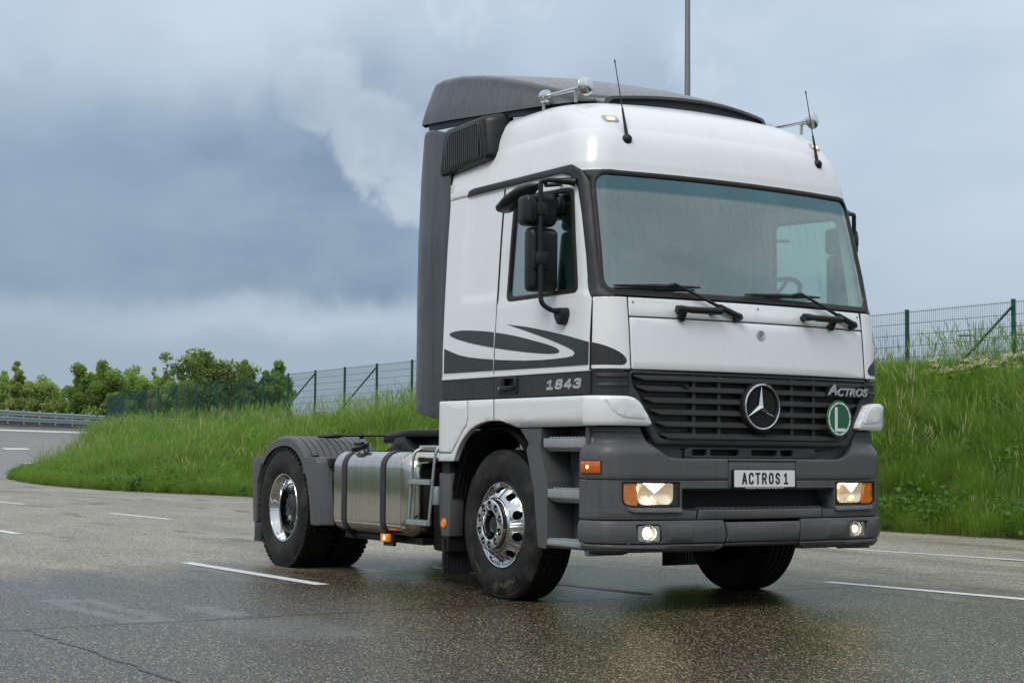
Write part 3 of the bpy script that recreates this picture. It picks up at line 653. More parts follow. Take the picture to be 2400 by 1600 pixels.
# ---- side walls: rear quarter panel, door with window, black gutter, film band
for s in SIDES:
    f = sidef(s)
    def emboss(u, v):
        a = sstep(-.47, -.43, u)*sstep(2.10, 2.15, v)
        return -.012*a
    q = panel('rear_quarter_panel', [(-.72, 1.562), (.010, 1.562), (.020, 1.9), (.034, 2.4), (.045, 2.885), (-.44, 2.905), (-.50, 2.932), (-.72, 2.932)], f, 'white_paint', truck, thick=.03, step=.03, lip=.003, lipw=.006, offf=emboss)
    # rear corner post of the cab
    g = MB(); g.box((-.73, s*1.10, 2.2), (.05, .12, 1.5)); g.build('rear_corner_post', 'white_paint', truck, bevel=.01)
    door_o = roundpoly([(.018, 1.562), (1.19, 1.562), (1.185, 2.03), (1.135, 2.16), (.985, 2.80), (.94, 2.885), (.053, 2.885), (.042, 2.4), (.028, 1.9)], [.004, .01, .02, .1, .06, .10, .004, 0, 0])
    win = roundpoly([(.165, 2.078), (1.035, 2.078), (.925, 2.775), (.20, 2.805)], [.05, .05, .06, .05], 5)
    def crease(u, v):
        return -.010*sstep(2.02, 2.085, v) if v < 2.3 else -.010
    door = panel('door', door_o, f, 'white_paint', truck, holes=[win], thick=.035, step=.04, lip=.003, lipw=.006, offf=lambda u, v: -.008*sstep(2.04, 2.10, v))
    cw = [sum(q[0] for q in win)/len(win), sum(q[1] for q in win)/len(win)]
    def grow(poly, d_):
        return [(q[0] + d_*(q[0]-cw[0])/max(abs(q[0]-cw[0]), abs(q[1]-cw[1])*1.2, .01)*1., q[1] + d_*(q[1]-cw[1])/max(abs(q[1]-cw[1]), abs(q[0]-cw[0])*.8, .01)) for q in poly]
    panel('window_seal', grow(win, .006), f, 'rubber_seal', door, holes=[grow(win, -.022)], thick=.02, step=.08, offf=lambda u, v: .003, lip=.002, lipw=.004)
    panel('window_pane', grow(win, -.018), f, 'window_glass', door, thick=.004, step=.08, offf=lambda u, v: -.014)
    # dark film band with door pull
    panel('band', [(-.715, 1.405), (.012, 1.405), (.012, 1.552), (-.715, 1.552)], f, 'band_film', truck, thick=.03, step=.08, offf=lambda u, v: -.004)
    hole = rrect(.10, .335, 1.428, 1.542, .015)
    db = panel('band', [(.022, 1.405), (1.20, 1.405), (1.195, 1.552), (.022, 1.552)], f, 'band_film', door, holes=[rrect(.165, .275, 1.45, 1.53, .01)], thick=.03, step=.08, offf=lambda u, v: -.004)
    # white ledge between film and door skin
    g = MB()
    for k in range(12):
        pass
    panel('ledge', [(-.715, 1.553), (1.19, 1.553), (1.19, 1.572), (-.715, 1.572)], f, 'white_paint', truck, thick=.02, step=.1, offf=lambda u, v: .004)
    hp = panel('door_handle', rrect(.085, .335, 1.425, 1.545, .02), f, 'black_plastic', door, holes=[rrect(.165, .285, 1.437, 1.533, .014)], thick=.03, step=.1, offf=lambda u, v: .006, lip=.004)
    g = MB(); g.box((.225, s*1.195, 1.485), (.12, .02, .1)); g.build('recess', 'chassis_black', hp)
    g = MB(); g.box((.21, s*1.243, 1.468), (.19, .022, .034)); g.build('grip', 'black_plastic', hp, bevel=.008)
    g = MB(); g.lathe([(0, .012), (.011, .012), (.011, 0)], (.118, s*1.246, 1.468), (0, s, 0), 12); g.build('lock', 'chrome', hp)
    # black rain gutter: slim bar over the doors that bends into the windscreen pillar
    gut = roundpoly([(-.47, 2.888), (.86, 2.888), (.965, 2.888), (.965, 2.888), (.93, 2.935), (-.40, 2.942), (-.455, 2.93)], [.01, 0, 0, 0, .02, .01, .03])
    panel('rain_gutter', [(-.465, 2.890), (.945, 2.890), (.90, 2.936), (-.38, 2.942), (-.445, 2.93)], f, 'dark_plastic', truck, thick=.03, step=.07, offf=lambda u, v: .010, lip=.004)
    # windscreen pillar trim
    def pil(w_, z, o, s=s): return cabo(s*w_, z, o)
    def yr(z): return interp(z, YS) - interp(z, RC)
    L_ = .314
    po = [(yr(z) + L_ - .075 + a, z) for z, a in ((2.035, .0), (2.3, .0), (2.6, .0), (2.80, -.004), (2.90, -.01))]
    pi = [(yr(z) + L_ - .160 + a, z) for z, a in ((2.90, .0), (2.80, .005), (2.6, .0), (2.3, .0), (2.035, -.02))]
    pi = [(a + (.10 if i == 0 else 0), z) for i, (a, z) in enumerate(pi)]
    panel('pillar_trim', [(yr(2.035)+L_-.075, 2.035), (yr(2.3)+L_-.075, 2.3), (yr(2.6)+L_-.070, 2.6), (yr(2.78)+L_-.055, 2.78), (yr(2.86)+L_+.01, 2.86), (yr(2.885)+L_+.11, 2.888), (yr(2.93)+L_+.13, 2.936), (yr(2.93)+L_-.02, 2.932), (yr(2.9)+L_-.10, 2.885), (yr(2.8)+L_-.147, 2.80), (yr(2.6)+L_-.152, 2.6), (yr(2.3)+L_-.152, 2.3), (yr(2.1)+L_-.165, 2.1), (yr(2.035)+L_-.24, 2.035)], pil, 'dark_plastic', truck, thick=.03, step=.05, offf=lambda u, v: .012, lip=.006, lipw=.012)
    # white corner panel below the windscreen
    panel('corner_panel', roundpoly([(1.022, 1.565), (1.294, 1.565), (1.254, 2.030), (1.022, 2.030)], .008), pil, 'white_paint', truck, thick=.03, step=.035, lip=.003, lipw=.006)
    # louvred black corner under it
    cg = panel('corner_grille', [(1.022, 1.385), (1.295, 1.385), (1.291, 1.548), (1.022, 1.548)], pil, 'dark_plastic', truck, thick=.03, step=.035, offf=lambda u, v: -.012)
    for zz in (1.455, 1.515):
        panel('slat', rrect(1.03, 1.265, zz - .012, zz + .020, .012, 3), pil, 'dark_plastic', cg, thick=.01, step=.04, offf=lambda u, v: -.006, lip=.006, lipw=.01)

# ---- rear wall, floor and the interior
g = MB(); g.box((-.70, 0, 2.2), (.04, 2.36, 1.62)); g.build('rear_wall', 'interior', truck)
g = MB(); g.box((.2, 0, 1.30), (1.9, 2.3, .16)); g.build('floor_pan', 'chassis_black', truck)
g = MB(); g.box((.12, 0, 2.955), (1.62, 2.26, .03)); g.build('headliner', 'interior', truck)
for s in SIDES:
    g = MB(); g.box((-.34, s*1.105, 2.2), (.70, .03, 1.40)); g.box((.5, s*1.13, 1.72), (1.1, .03, .5)); g.build('interior_trim', 'interior', truck)
dash = []
for y in (-1.13, -.8, -.4, 0, .4, .8, 1.13):
    hx = 1.30 - KC*y*y; hump = .055*math.exp(-((y-.72)/.28)**2)
    dash.append([(hx, y, 1.6), (hx, y, 2.03), (hx - .10, y, 2.075), (.98, y, 2.10 + hump), (.86, y, 2.07 + hump*.8), (.80, y, 1.95), (.82, y, 1.6)])
g = MB(); g.loft(dash); g.build('dashboard', 'interior', truck, smooth=50)
g = MB(); ctr = Vector((.70, .72, 2.17)); ax = Vector((-.55, 0, .84)).normalized(); u_ = Vector((0, 1, 0)); v_ = ax.cross(u_)
ring = [ctr + (u_*math.cos(a) + v_*math.sin(a))*.225 for a in [2*math.pi*k/36 for k in range(36)]]
g.tube(ring, .018, 10, closed=True)
for a in (R(20), R(160), R(270)): g.tube([ctr - ax*.03, ctr + (u_*math.cos(a) + v_*math.sin(a))*.22], .014, 8)
g.lathe([(0, .03), (.06, .02), (.07, -.04), (.03, -.3)], ctr - ax*.02, ax, 18)
g.build('steering_wheel', 'interior_dark', truck, smooth=60)
for y in (-.68, .68):
    st = empty_part = bpy.data.objects.new('seat', None); link(st, truck)
    g = MB(); g.box((.02, y, 1.78), (.50, .50, .16)); g.build('cushion', 'interior_dark', st, bevel=.05, seg=3)
    g = MB(); g.box((-.28, y, 2.14), (.14, .48, .66), Matrix.Rotation(R(-10), 3, 'Y')); g.build('backrest', 'interior_dark', st, bevel=.05, seg=3)
    g = MB(); g.box((-.36, y, 2.56), (.10, .28, .18), Matrix.Rotation(R(-8), 3, 'Y')); g.build('headrest', 'interior_dark', st, bevel=.04, seg=3)
g = MB(); g.box((.0, -.02, 2.87), (.05, 2.1, .05)); g.build('curtain_rail', 'interior_dark', truck)

# ---- windscreen
def yr(z): return interp(z, YS) - interp(z, RC)
def scr(d_):
    zb, zt = 2.078 - d_, 2.862 + d_
    pts = [(-(yr(zb)+.137+d_), zb), ((yr(zb)+.137+d_), zb), ((yr(zt)+.137+d_), zt), (-(yr(zt)+.137+d_), zt)]
    o = []
    base = roundpoly(pts, .10 + d_, 6)
    for i, q in enumerate(base):         # subdivide the long edges
        n = base[(i+1) % len(base)]; k = max(1, int((Vector(n) - Vector(q)).length/.12))
        o += [tuple(Vector(q).lerp(Vector(n), j/k)) for j in range(k)]
    return o
ws_ = panel('windscreen', scr(-.004), cabo, 'windscreen_glass', truck, thick=.005, step=.06, offf=lambda u, v: -.012)
panel('windscreen_seal', scr(.034), cabo, 'rubber_seal', ws_, holes=[scr(-.002)], thick=.025, step=.08, offf=lambda u, v: .004, lip=.007, lipw=.010)
# cowl between screen and hood
panel('cowl', [(-1.2, 2.02), (1.2, 2.02), (1.2, 2.05), (-1.2, 2.05)], cabo, 'dark_plastic', truck, thick=.03, step=.05, offf=lambda u, v: -.03)

# ---- hood and service panel
hood = panel('hood', roundpoly([(-1.013, 1.566), (1.013, 1.566), (1.013, 1.900), (-1.013, 1.900)], .012), frontf, 'white_paint', truck, thick=.03, step=.05, lip=.006, lipw=.010)
sp = panel('service_panel', roundpoly([(-1.013, 1.909), (1.013, 1.909), (1.010, 2.030), (-1.010, 2.030)], .008), frontf, 'white_paint', truck, thick=.03, step=.05, lip=.003, lipw=.006, offf=lambda u, v: -.008*sstep(1.955, 1.985, v))
for y in (-.98, 0.0, .98):
    p = frontf(y, 2.0, -.006); g = MB(); g.lathe([(0, .004), (.006, .004), (.006, 0)], p, (1, 0, 0), 8); g.build('screw', 'chassis_black', sp)
# hood emblem
em = MB(); p0 = Vector(frontf(0, 1.822, 0)); em.lathe([(0, .004), (.022, .004), (.026, .008), (.033, .008), (.035, 0)], p0, (1, 0, 0), 32)
e1 = em.build('emblem', 'silver_letter', hood)
def star(r, h, c, hub=.09):
    g = MB(); c = Vector(c)
    for k in range(3):
        a = R(90 + 120*k); t = Vector((0, math.cos(a), math.sin(a))); n = Vector((0, -math.sin(a), math.cos(a)))
        l_, r_ = c + t*r*.02 + n*0, None
        b0 = R(60)
        pL = c + Vector((0, math.cos(a+b0), math.sin(a+b0)))*r*hub*1.35; pR = c + Vector((0, math.cos(a-b0), math.sin(a-b0)))*r*hub*1.35
        tip = c + t*r; top = c + Vector((h, 0, 0)); tt = tip + Vector((h*.25, 0, 0))
        g.add([pL, tip, pR, top, tt], [(3, 0, 4), (0, 1, 4), (3, 4, 2), (4, 1, 2), (0, 2, 1)])
    return g
g = star(.026, .006, p0 + Vector((.008, 0, 0))); g.build('star', 'chrome', e1, smooth=0, fix=False)
# grab handles
for y0, y1, post in ((-.70, -.36, -1), (.35, .72, 1)):
    pts = [Vector(frontf(y0 + (y1 - y0)*k/8, 1.962 if True else 0, .062)) for k in range(9)]
    gh = bpy.data.objects.new('grab_handle', None); link(gh, truck)
    g = MB(); g.tube(pts, [.024, .026, .021, .021, .021, .021, .021, .026, .024], 12); g.build('grip', 'black_plastic', gh, smooth=60)
    for k in (1, 7): g = MB(); g.tube([pts[k], Vector(frontf(y0 + (y1 - y0)*k/8, 1.955, -.01))], .021, 10); g.build('bracket', 'black_plastic', gh, smooth=60)
    g = MB()
    yy = y0 + .06 if post < 0 else y1 - .06
    g.tube([Vector(frontf(yy, 1.95, .055)), Vector(frontf(yy, 1.905, .008))], [.02, .03], 10)
    g.build('bracket_foot', 'black_plastic', gh, smooth=60)
    g = MB()
    for k in range(8):
        yk = y0 + (y1 - y0)*(.33 + .05*k); g.box(Vector(frontf(yk, 1.943, .062)), (.02, .010, .010))
    g.build('grip_rib', 'black_plastic', gh)
# wipers
for py, pz, ey, ez, a0, a1 in ((-.199, 1.936, -.672, 2.128, (-1.10, 2.103), (-.462, 2.120)), (.885, 1.939, .383, 2.124, (-.105, 2.094), (.595, 2.116))):
    wp = bpy.data.objects.new('wiper', None); link(wp, truck)
    A = Vector(cabo_y(py, pz, .035)) if abs(py) > .9 else Vector(frontf(py, pz, .035)); E_ = Vector(cabo(ey, ez, .055))
    g = MB(); g.tube([A, A.lerp(E_, .3), A.lerp(E_, .34), E_], [.024, .021, .012, .010], 8)
    g.tube([A + Vector((-.045, 0, -.015)), A + Vector((.012, 0, 0))], .026, 12); g.build('arm', 'black_plastic', wp, smooth=50)
    g = MB(); bl = [Vector(cabo(a0[0] + (a1[0] - a0[0])*k/10, a0[1] + (a1[1] - a0[1])*k/10, .022)) for k in range(11)]
    g.tube(bl, [.006, .010, .011, .013, .015, .017, .015, .013, .011, .010, .006], 6); g.tube([bl[6] + Vector((0, 0, .005)), E_], .012, 6)
    g.build('blade', 'black_plastic', wp, smooth=50)

# ---- grille
def gf(y, z, o): return cabo(y, z, o, xc=1.438, Y=1.23, r=.2, k=.07)
gr = panel('grille', roundpoly([(-1.03, 1.56), (1.03, 1.56), (1.03, 1.39), (.985, 1.385), (.90, 1.20), (.80, 1.06), (-.80, 1.06), (-.90, 1.20), (-.985, 1.385), (-1.03, 1.39)], [0, 0, 0, .05, .05, .05, .05, .05, .05, 0]), gf, 'grille_plastic', truck, thick=.03, step=.08, offf=lambda u, v: -.055)
def gw(z): return interp(z, [(1.10, .79), (1.19, .835), (1.268, .868), (1.34, .91), (1.414, .965), (1.50, 1.02), (1.56, 1.025)])
# surround: a frame that follows the outline
panel('surround', roundpoly([(-1.025, 1.556), (1.025, 1.556), (1.025, 1.39), (.995, 1.385), (.915, 1.20), (.835, 1.085), (-.835, 1.085), (-.915, 1.20), (-.995, 1.385), (-1.025, 1.39)], .02), gf, 'grille_plastic', gr,
      holes=[roundpoly([(-gw(1.53), 1.535), (gw(1.53), 1.535), (gw(1.47), 1.45), (.965, 1.415), (.872, 1.22), (.80, 1.125), (-.80, 1.125), (-.872, 1.22), (-.965, 1.415), (-gw(1.47), 1.45)], .03)], thick=.05, step=.07, offf=lambda u, v: -.012, lip=.006, lipw=.008)
# louvre slats: each a wedge with a sloping upper face
for zt in (1.532, 1.462, 1.388, 1.312, 1.236, 1.158):
    hw = gw(zt) - .025; zb = zt - .034; secs = []
    for k in range(29):
        y = -hw + 2*hw*k/28; e = min(1., (hw - abs(y))/.05)
        lo = zb + (.02*(1 - e))
        secs.append([gf(y, zt + .012, -.05), gf(y, zt - .006, -.012), gf(y, zt - .016, .002), gf(y, lo, .002), gf(y, lo - .004, -.006), gf(y, lo + .006, -.05)])
    g = MB(); g.loft(secs); g.build('slat', 'grille_plastic', gr, smooth=30)
for y in (-.547, -.347, .284, .490):
    g = MB(); secs = [[gf(y - .012, z, -.054), gf(y - .012, z, -.016), gf(y + .012, z, -.016), gf(y + .012, z, -.054)] for z in [1.125 + .041*k for k in range(11)]]
    g.loft(secs); g.build('divider', 'grille_plastic', gr)
# blanked outer sections behind the slats (dark where the openings lie)
for y0, y1 in ((-.535, -.36), (-.335, .272), (.296, .478)):
    panel('mesh_insert', [(y0, 1.13), (y1, 1.13), (y1, 1.545), (y0, 1.545)], gf, 'chassis_black', gr, thick=.004, step=.1, offf=lambda u, v: -.049)
g = MB(); g.lathe([(0, .014), (.014, .014), (.016, .008), (.016, -.03)], gf(-.62, 1.464, .0), (1, 0, 0), 14); g.build('washer_nozzle', 'black_plastic', gr)
# star badge
bc = Vector((1.462, -.022, 1.342))
bg_ = MB(); bg_.lathe([(0, -.012), (.135, -.012), (.138, .0), (.150, .006), (.164, -.002), (.168, -.03)], bc, (1, 0, 0), 64); badge = bg_.build('star_badge', 'black_plastic', gr)
g = MB(); g.lathe([(.139, 0), (.141, .012), (.147, .015), (.153, .010), (.154, 0)], bc, (1, 0, 0), 72); g.build('ring', 'chrome', badge)
g = star(.143, .022, bc + Vector((-.006, 0, 0)), .11); g.build('star', 'chrome', badge, smooth=0, fix=False)
g = MB()
for k in range(-15, 16):
    h = math.sqrt(max(.13**2 - (k*.0085)**2, 0)); a = R(45)
    for sgn in (1,):
        p0_, p1_ = Vector((0, k*.0085, -h)), Vector((0, k*.0085, h)); rm = Matrix.Rotation(a*sgn, 3, 'X')
        g.tube([bc + rm @ p0_ + Vector((-.011, 0, 0)), bc + rm @ p1_ + Vector((-.011, 0, 0))], .0022, 4)
g.build('badge_mesh', 'grille_plastic', badge)
# model lettering on its dark plinth
def lettf(y0, z0, base=gf, o0=.012): return lambda u, v, h: base(y0 + u, z0 + v + 0.01*u, o0 + h)
pl = panel('name_plinth', roundpoly([(.585, 1.428), (.995, 1.424), (.995, 1.492), (.70, 1.497), (.672, 1.515), (.625, 1.512)], .008), gf, 'black_plastic', gr, thick=.03, step=.06, offf=lambda u, v: .008)
text_obj('lettering', 'A', lettf(.642, 1.472), .098, 'silver_letter', pl, sx=1.25, shear=.30, bold=.035, depth=.006)
text_obj('lettering', 'CTROS', lettf(.842, 1.4600), .074, 'silver_letter', pl, sx=1.30, shear=.30, bold=.040, depth=.006, space=1.05, steps=10)
# round green sign
sc_ = Vector((1.452, .680, 1.277)); nx = Vector((1, .10, 0)).normalized(); sy = Vector((-nx.y, nx.x, 0))
def sf(u, v, h): return sc_ + sy*u + Vector((0, 0, 1))*v + nx*h
sg = MB(); sg.lathe([(0, .003), (.125, .003), (.127, 0), (.127, -.003), (0, -.003)], sc_, nx, 56); sign = sg.build('round_sign', 'sign_green', gr)
g = MB(); prof = [(.102, .003), (.102, .0045), (.1125, .0045), (.1125, .003)]
for k in range(6): g.lathe(prof, sc_, nx, 10, R(60*k + 1.5), R(60*k + 58.5))
g.build('rim_band', 'plate_white', sign)
g = MB(); L_out = [(-.047, -.088), (.060, -.088), (.060, -.066), (-.021, -.066), (-.021, .078), (-.047, .078)]
g.prism(L_out, lambda u, v: sf(u, v, .002), lambda u, v: sf(u, v, .0048)); g.build('letter', 'plate_white', sign, smooth=0)
for a in range(0, 360, 60):
    g = MB(); g.lathe([(0, .005), (.004, .005), (.004, .002)], sc_ + sy*.107*math.cos(R(a+30+0)) + Vector((0, 0, .107*math.sin(R(a+30)))), nx, 8); g.build('rivet', 'plate_black', sign)
# lower intake strip between grille and bumper
def lf(y, z, o): return cabo(y, z, o, xc=1.405, Y=1.23, r=.2, k=.06)
li = panel('lower_intake', roundpoly([(-.60, 1.00), (.52, 1.00), (.52, 1.055), (.48, 1.068), (-.57, 1.068), (-.60, 1.055)], .01), lf, 'grille_plastic', truck, holes=[rrect(-.545, -.43, 1.015, 1.055, .008), rrect(-.40, -.165, 1.015, 1.055, .008), rrect(-.06, .165, 1.015, 1.055, .008), rrect(.195, .31, 1.015, 1.055, .008)], thick=.03, step=.1, lip=.004)
panel('backing', [(-.9, .96), (.9, .96), (.9, 1.12), (-.9, 1.12)], lf, 'chassis_black', li, thick=.01, step=.12, offf=lambda u, v: -.06)
panel('intake_side', [(-.86, .99), (-.615, .99), (-.61, 1.05), (-.70, 1.075), (-.86, 1.20)], lf, 'grille_plastic', truck, thick=.03, step=.08, offf=lambda u, v: -.02)
panel('intake_side', [(.86, .99), (.535, .99), (.53, 1.05), (.70, 1.06), (.86, 1.20)], lf, 'grille_plastic', truck, thick=.03, step=.08, offf=lambda u, v: -.02)
g = MB(); secs = [[lf(y, 1.085, -.02), lf(y, 1.10, -.02), lf(y, 1.10, -.05), lf(y, 1.085, -.05)] for y in [-.55 + .1*k for k in range(11)]]
g.loft(secs); g.build('slat', 'grille_plastic', li)

# ---- bumper
def bf(w_, z, o):                        # bumper surface; w_ is the width across the front, running on round the corner
    a = abs(w_)
    if a > 1.33: a = 1.387 + (a - 1.33)*.3
    elif a > 1.01:
        y_ = a if a <= 1.11 else 1.11 + .14*math.sin((a - 1.11)/.14)
        a = 1.01 + .24*math.asin(min((y_ - 1.01)/.24, 1.))
    return cabo(math.copysign(a, w_), z, o, xc=1.455, Y=1.25, r=.24, k=.07)
bump = bpy.data.objects.new('bumper', None); link(bump, truck)
def mir(poly, s): return [(q[0]*-s, q[1]) for q in poly] if s > 0 else list(poly)     # outlines are written for the right (negative) side
def shoulder(u, v): return -.048*sstep(1.03, 1.115, v)
for s in SIDES:
    up_o = roundpoly([(-1.43, .862), (-.294, .862), (-.294, .998), (-.70, .997), (-.775, 1.008), (-.83, 1.05), (-.90, 1.105), (-.945, 1.198), (-1.345, 1.198), (-1.36, 1.10), (-1.43, 1.035)], [0, 0, .012, .02, .05, .05, .05, 0, .0, .04, .04])
    panel('corner_shell', mir(up_o, s), bf, 'grey_plastic', bump, thick=.035, step=.035, lip=.005, lipw=.010, offf=shoulder)
    panel('neck_seam', mir([(-1.36, 1.157), (-.925, 1.157), (-.924, 1.160), (-1.36, 1.160)], s), bf, 'chassis_black', bump, thick=.004, step=.04, offf=lambda u, v: -.0465)
    hl = roundpoly([(-1.094, .846), (-1.094, .70), (-1.03, .682), (-.672, .682), (-.672, .846)], [.012, .05, .05, .012, .012], 5)
    mid_o = roundpoly([(-1.43, .607), (-.552, .604), (-.540, .664), (-.655, .668), (-.660, .803), (-.294, .803), (-.294, .855), (-1.43, .855)], [0, 0, .01, .01, .02, 0, 0, 0])
    def ledge(u, v): return -.020*sstep(.690, .655, v)*sstep(.62, .68, v)*0 - .012*(1 - sstep(.63, .66, v))*0
    panel('headlight_shell', mir(mid_o, s), bf, 'grey_plastic', bump, holes=[mir(hl, s)], thick=.035, step=.05, lip=.004, lipw=.007)
    # pale ledge under the lamp
    panel('lamp_ledge', mir(roundpoly([(-1.085, .700), (-1.06, .672), (-1.02, .652), (-.66, .648), (-.66, .676), (-1.02, .678)], .02), s), bf, 'grey_plastic', bump, thick=.01, step=.06, offf=lambda u, v: .001 + .016*sstep(.680, .655, v), lip=.001)
    low_o = roundpoly([(-1.42, .456), (-.325, .452), (-.318, .50), (-.33, .56), (-.335, .598), (-1.42, .598)], .004)
    fogh = roundpoly([(-1.0, .574), (-.985, .463), (-.80, .463), (-.82, .574)], .02)
    bulge = lambda u, v: .014*math.sin(math.pi*min(max((v - .45)/.15, 0), 1))
    panel('apron', mir(low_o, s), bf, 'grey_plastic', bump, holes=[mir(fogh, s)], thick=.035, step=.045, lip=.004, lipw=.007, offf=bulge)
    blank = roundpoly([(-.775, .574), (-.76, .466), (-.575, .466), (-.588, .574)], .015)
    panel('blanking_cover', mir(blank, s), bf, 'grey_plastic', bump, thick=.010, step=.022, lip=.004, lipw=.005, offf=lambda u, v: .005 + bulge(u, v))
    lip_o = roundpoly([(-1.41, .450), (-.325, .446), (-.335, .424), (-.372, .395), (-1.40, .394)], [.01, 0, .01, .02, .02])
    panel('lip', mir(lip_o, s), bf, 'grey_plastic', bump, thick=.06, step=.06, lip=.006, lipw=.010, offf=lambda u, v: -.004 - .03*sstep(.425, .394, v))
    # headlight
    H = bpy.data.objects.new('headlight', None); link(H, truck)
    def sh(poly, d_):
        cx, cy = -.883, .764; return [(q[0] + (d_ if q[0] < cx else -d_), q[1] + (d_ if q[1] < cy else -d_)) for q in poly]
    panel('housing', mir(sh(hl, -.002), s), bf, 'black_plastic', H, holes=[mir(sh(hl, .010), s)], thick=.09, step=.1, offf=lambda u, v: -.004)
    panel('back_plate', mir(sh(hl, .002), s), bf, 'chassis_black', H, thick=.01, step=.1, offf=lambda u, v: -.085)
    refl = roundpoly([(-.985, .836), (-.965, .70), (-.74, .70), (-.715, .72), (-.712, .836)], [.02, .04, .04, .03, .02], 4)
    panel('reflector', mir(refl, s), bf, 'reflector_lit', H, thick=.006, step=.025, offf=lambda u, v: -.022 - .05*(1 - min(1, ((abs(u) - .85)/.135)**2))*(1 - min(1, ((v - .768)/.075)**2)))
    panel('indicator', mir(roundpoly([(-1.083, .836), (-1.083, .705), (-1.02, .692), (-.975, .692), (-.992, .836)], [.01, .05, .05, .01, .01]), s), bf, 'amber', H, thick=.03, step=.03, lip=.004, offf=lambda u, v: -.014 + .004*math.sin(u*260))
    tri_ = [(-.925, .832), (-.855, .775), (-.78, .832)]
    panel('beam_glow', mir(tri_, s), bf, 'lamp_glow', H, thick=.004, step=.06, offf=lambda u, v: -.018)
    g = MB(); g.lathe([(0, .02), (.012, .018), (.016, 0), (.016, -.03)], bf(s*.90, .735, -.055), (1, 0, 0), 12); g.build('bulb', 'lamp_soft', H)
    panel('lens', mir(sh(hl, .012), s), bf, 'lens_glass', H, thick=.004, step=.06, offf=lambda u, v: -.006)
    # fog lamp
    Fo = bpy.data.objects.new('fog_lamp', None); link(Fo, truck)
    panel('housing', mir([(q[0]*1., q[1]) for q in fogh], s), bf, 'black_plastic', Fo, thick=.01, step=.1, offf=lambda u, v: -.05)
    lens_o = roundpoly([(-.978, .568), (-.978, .468), (-.822, .468), (-.822, .568)], .014)
    panel('bezel', mir(lens_o, s), bf, 'silver_bezel', Fo, holes=[[(-s*(-.895) * 1.0 + .052*math.cos(a), .518 + .045*math.sin(a)) if s > 0 else (-.895 + .052*math.cos(a), .518 + .045*math.sin(a)) for a in [2*math.pi*k/20 for k in range(20)]]], thick=.012, step=.05, offf=lambda u, v: -.006)
    c_ = bf(s*.895, .518, -.02); g = MB(); g.lathe([(0, -.02), (.03, -.016), (.056, .0)], c_, (1, s*.12, 0), 24); g.build('reflector', 'reflector', Fo)
    g = MB(); g.lathe([(0, .008), (.016, .006), (.022, .0), (.022, -.004), (0, -.004)], bf(s*.895, .518, -.016), (1, s*.12, 0), 24); g.build('bulb', 'lamp_glow', Fo)
    panel('lens', mir(lens_o, s), bf, 'lens_glass', Fo, thick=.004, step=.05, offf=lambda u, v: .002)
    # amber side marker on the bumper corner
    sm = panel('side_marker', mir(rrect(-1.338, -1.213, .899, .974, .006, 2), s), bf, 'amber_dark', truck, thick=.02, step=.03, offf=lambda u, v: .008, lip=.004)
    g = MB(); g.lathe([(0, .003), (.010, .003), (.012, 0)], bf(s*1.285, .938, .008), bf(s*1.285, .938, 1) - bf(s*1.285, .938, 0), 12); g.build('bulb', 'amber_glow', sm)
    panel('frame', mir(rrect(-1.345, -1.205, .892, .981, .006, 2), s), bf, 'dark_plastic', sm, thick=.01, step=.03, offf=lambda u, v: .003)
# centre pieces
cpan = panel('plate_panel', roundpoly([(-.288, .803), (.288, .803), (.288, .975), (-.288, .975)], .006), bf, 'grey_plastic', bump, thick=.03, step=.1, lip=.003, offf=lambda u, v: -.004)
panel('plate_panel_rim', roundpoly([(-.288, .979), (.288, .979), (.288, .998), (-.288, .998)], .004), bf, 'grey_plastic', bump, thick=.03, step=.1, lip=.004, offf=lambda u, v: .0)
panel('centre_apron', roundpoly([(-.312, .455), (.312, .455), (.305, .50), (.318, .55), (.318, .583), (-.318, .583), (-.318, .55), (-.305, .50)], .008), bf, 'grey_plastic', bump, thick=.03, step=.06, lip=.005, lipw=.008, offf=lambda u, v: .006 + .012*math.sin(math.pi*min(max((v - .45)/.14, 0), 1)))
panel('centre_lip', roundpoly([(-.315, .424), (.315, .424), (.312, .450), (-.312, .450)], .004), bf, 'grey_plastic', bump, thick=.05, step=.08, lip=.004, offf=lambda u, v: -.004 - .02*sstep(.44, .42, v))
g = MB(); g.box((1.28, 0, .735), (.02, 1.7, .30)); g.build('intake_backing', 'chassis_black', bump)
for s in SIDES:
    g = MB(); g.hexa([(1.27, s*.655, .672), (1.42, s*.655, .672), (1.42, s*.668, .672), (1.27, s*.668, .672), (1.27, s*.60, .80), (1.42, s*.655, .80), (1.42, s*.668, .80), (1.27, s*.62, .80)]); g.build('intake_cheek', 'grey_plastic', bump)
tread = panel('bumper_step', [(-.537, .604), (.537, .604), (.530, .670), (-.530, .670)], bf, 'grey_plastic', bump, thick=.03, step=.08, lip=.006, lipw=.010, offf=lambda u, v: .004)
g = MB(); g.loft([[bf(y, .672, 0), bf(y, .672, -.16), bf(y, .662, -.16), bf(y, .662, 0)] for y in [-.655 + 1.31*k/16 for k in range(17)]]); g.build('tread_plate', 'dark_plastic', tread)
g = MB()
for k in range(24): g.box(Vector(bf(-.52 + 1.04*k/23, .677, -.03)), (.035, .018, .008))
g.build('tread_tooth', 'grey_plastic', tread)
g = MB(); g.loft([[bf(y, .80, -.02), bf(y, .80, -.16), bf(y, .792, -.16), bf(y, .792, -.02)] for y in [-.655 + 1.31*k/16 for k in range(17)]]); g.build('intake_lid', 'dark_plastic', bump)
